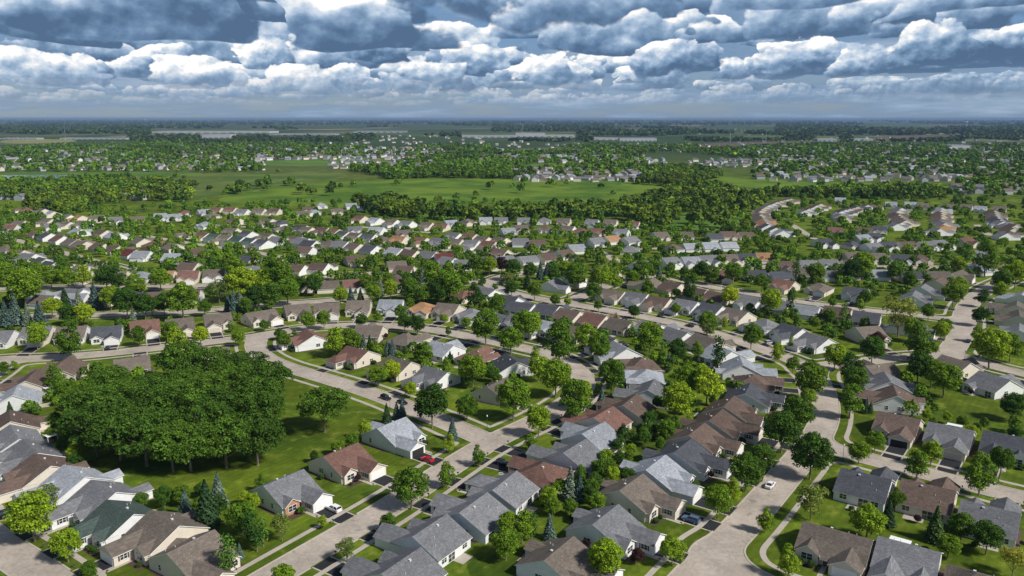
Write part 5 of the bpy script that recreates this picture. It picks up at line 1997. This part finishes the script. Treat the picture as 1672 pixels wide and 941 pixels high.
car(305, 553, 'black', 'sedan', 'drive', 'dark car on the drive of the taupe roofed house past the grove')
car(1126, 532, 'black', 'sedan', 'street', 'black car at the kerb of the wide pale street')


# ------------------------------------------------------------------ street furniture
M_POLE = plain('lamp_post_paint', (0.05, 0.052, 0.05), 0.5)
lp = MB()
lp.tube([(0, 0, 0), (0, 0, 0.5), (0, 0, 4.6)], [0.11, 0.07, 0.05], 8)
POST_ME = lp.mesh('post', [M_POLE])
lp = MB()
lp.tube([(0, 0, 4.6), (0, 0, 4.75), (0, 0, 5.1), (0, 0, 5.25)], [0.08, 0.22, 0.2, 0.04], 10)
LANT_ME = lp.mesh('lantern', [M_LAMP])
for px, py, lab in ((1376, 752, 'street lamp on the corner of the cross street'), (1572, 588, 'street lamp at the winding street crossing'), (788, 705, 'street lamp at the corner below the loop'), (1312, 612, 'street lamp at the bend of the wide street'), (640, 668, 'street lamp on the lawn side of grove street')):
    p = settle(ground(px, py), 0.3)
    o = link('street_lamp', None)
    o.location = (p[0], p[1], 0)
    tag(o, lab, 'street lamp', 'street lamps')
    link('post', POST_ME, o)
    link('lantern', LANT_ME, o)
mbx = MB()
mbx.box((-0.05, -0.05, 0), (0.05, 0.05, 1.05))
MBPOST = mbx.mesh('post', [M_POLE])
mbx = MB()
mbx.box((-0.14, -0.28, 1.05), (0.14, 0.28, 1.25))
mbx.tube([(0, -0.28, 1.25), (0, 0.28, 1.25)], [0.14, 0.14], 10)
MBBOX = mbx.mesh('box', [M_POLE])
n_box = 0
for h, g0, fr, rt, L in DRIVES:
    if np.hypot(*h.pos) > 260 or n_box > 40:
        continue
    q = g0 + fr * (L - 0.9) + rt * 3.6
    if field_at(FIELD, *q) < 0.55 or in_drive(*q, 0.2):
        continue
    n_box += 1
    o = link('mailbox', None)
    o.location = (q[0], q[1], 0)
    o.rotation_euler = (0, 0, math.atan2(-fr[0], fr[1]))
    tag(o, f'black mailbox by the drive of {h.ordinal} house {h.phrase}', 'mailbox', 'mailboxes at the kerb')
    link('post', MBPOST, o)
    link('box', MBBOX, o)

# white garden canopies and a gazebo
M_CANV = plain('white_canopy', (0.82, 0.83, 0.85), 0.5)


def canopy(px, py, w, d, hgt, ang, label):
    p = ground(px, py, hgt)
    o = link('patio_canopy', None)
    o.location = (p.x, p.y, 0)
    o.rotation_euler = (0, 0, R(ang))
    tag(o, label, 'canopy')
    mb = MB()
    mb.slab([(-w / 2, -d / 2, hgt + 0.1), (w / 2, -d / 2, hgt + 0.1), (w / 2, d / 2, hgt - 0.1), (-w / 2, d / 2, hgt - 0.1)], 0.1, 0, 0)
    link('roof', mb.mesh('roof', [M_CANV]), o)
    for sx in (-1, 1):
        for sy in (-1, 1):
            mb = MB()
            x, y = sx * (w / 2 - 0.15), sy * (d / 2 - 0.15)
            mb.box((x - 0.06, y - 0.06, 0), (x + 0.06, y + 0.06, hgt - 0.12))
            link('post', mb.mesh('post', [M_TRIM]), o)


canopy(1469, 884, 4.6, 4.0, 3.0, -36, 'flat white patio canopy behind the charcoal roofed house')
canopy(1559, 694, 4.4, 2.6, 3.0, -36, 'white patio canopy behind the grey roofed house on the cross street')
canopy(82, 710, 3.6, 3.2, 2.6, -38, 'small white roofed garden shelter by the oak grove')
canopy(76, 632, 4.6, 3.2, 2.8, -30, 'white patio roof behind brown roofed houses by the grove')

# ------------------------------------------------------------------ haze
def haze():
    mb = MB()
    mb.box((-45000, -3000, -1.0), (45000, 45000, 108.0))
    m = bpy.data.materials.new('haze')
    m.use_nodes = True
    N = NT(m.node_tree)
    N.n.clear()
    out = N.node('ShaderNodeOutputMaterial')
    v = N.node('ShaderNodeVolumePrincipled')
    v.inputs['Color'].default_value = (0.28, 0.43, 0.70, 1)
    v.inputs['Density'].default_value = 0.00004
    v.inputs['Anisotropy'].default_value = 0.0
    N.l.new(v.outputs[0], out.inputs['Volume'])
    tag(link('haze', mb.mesh('haze', [m])), 'thin bluish haze over the plain', kind='stuff')


haze()
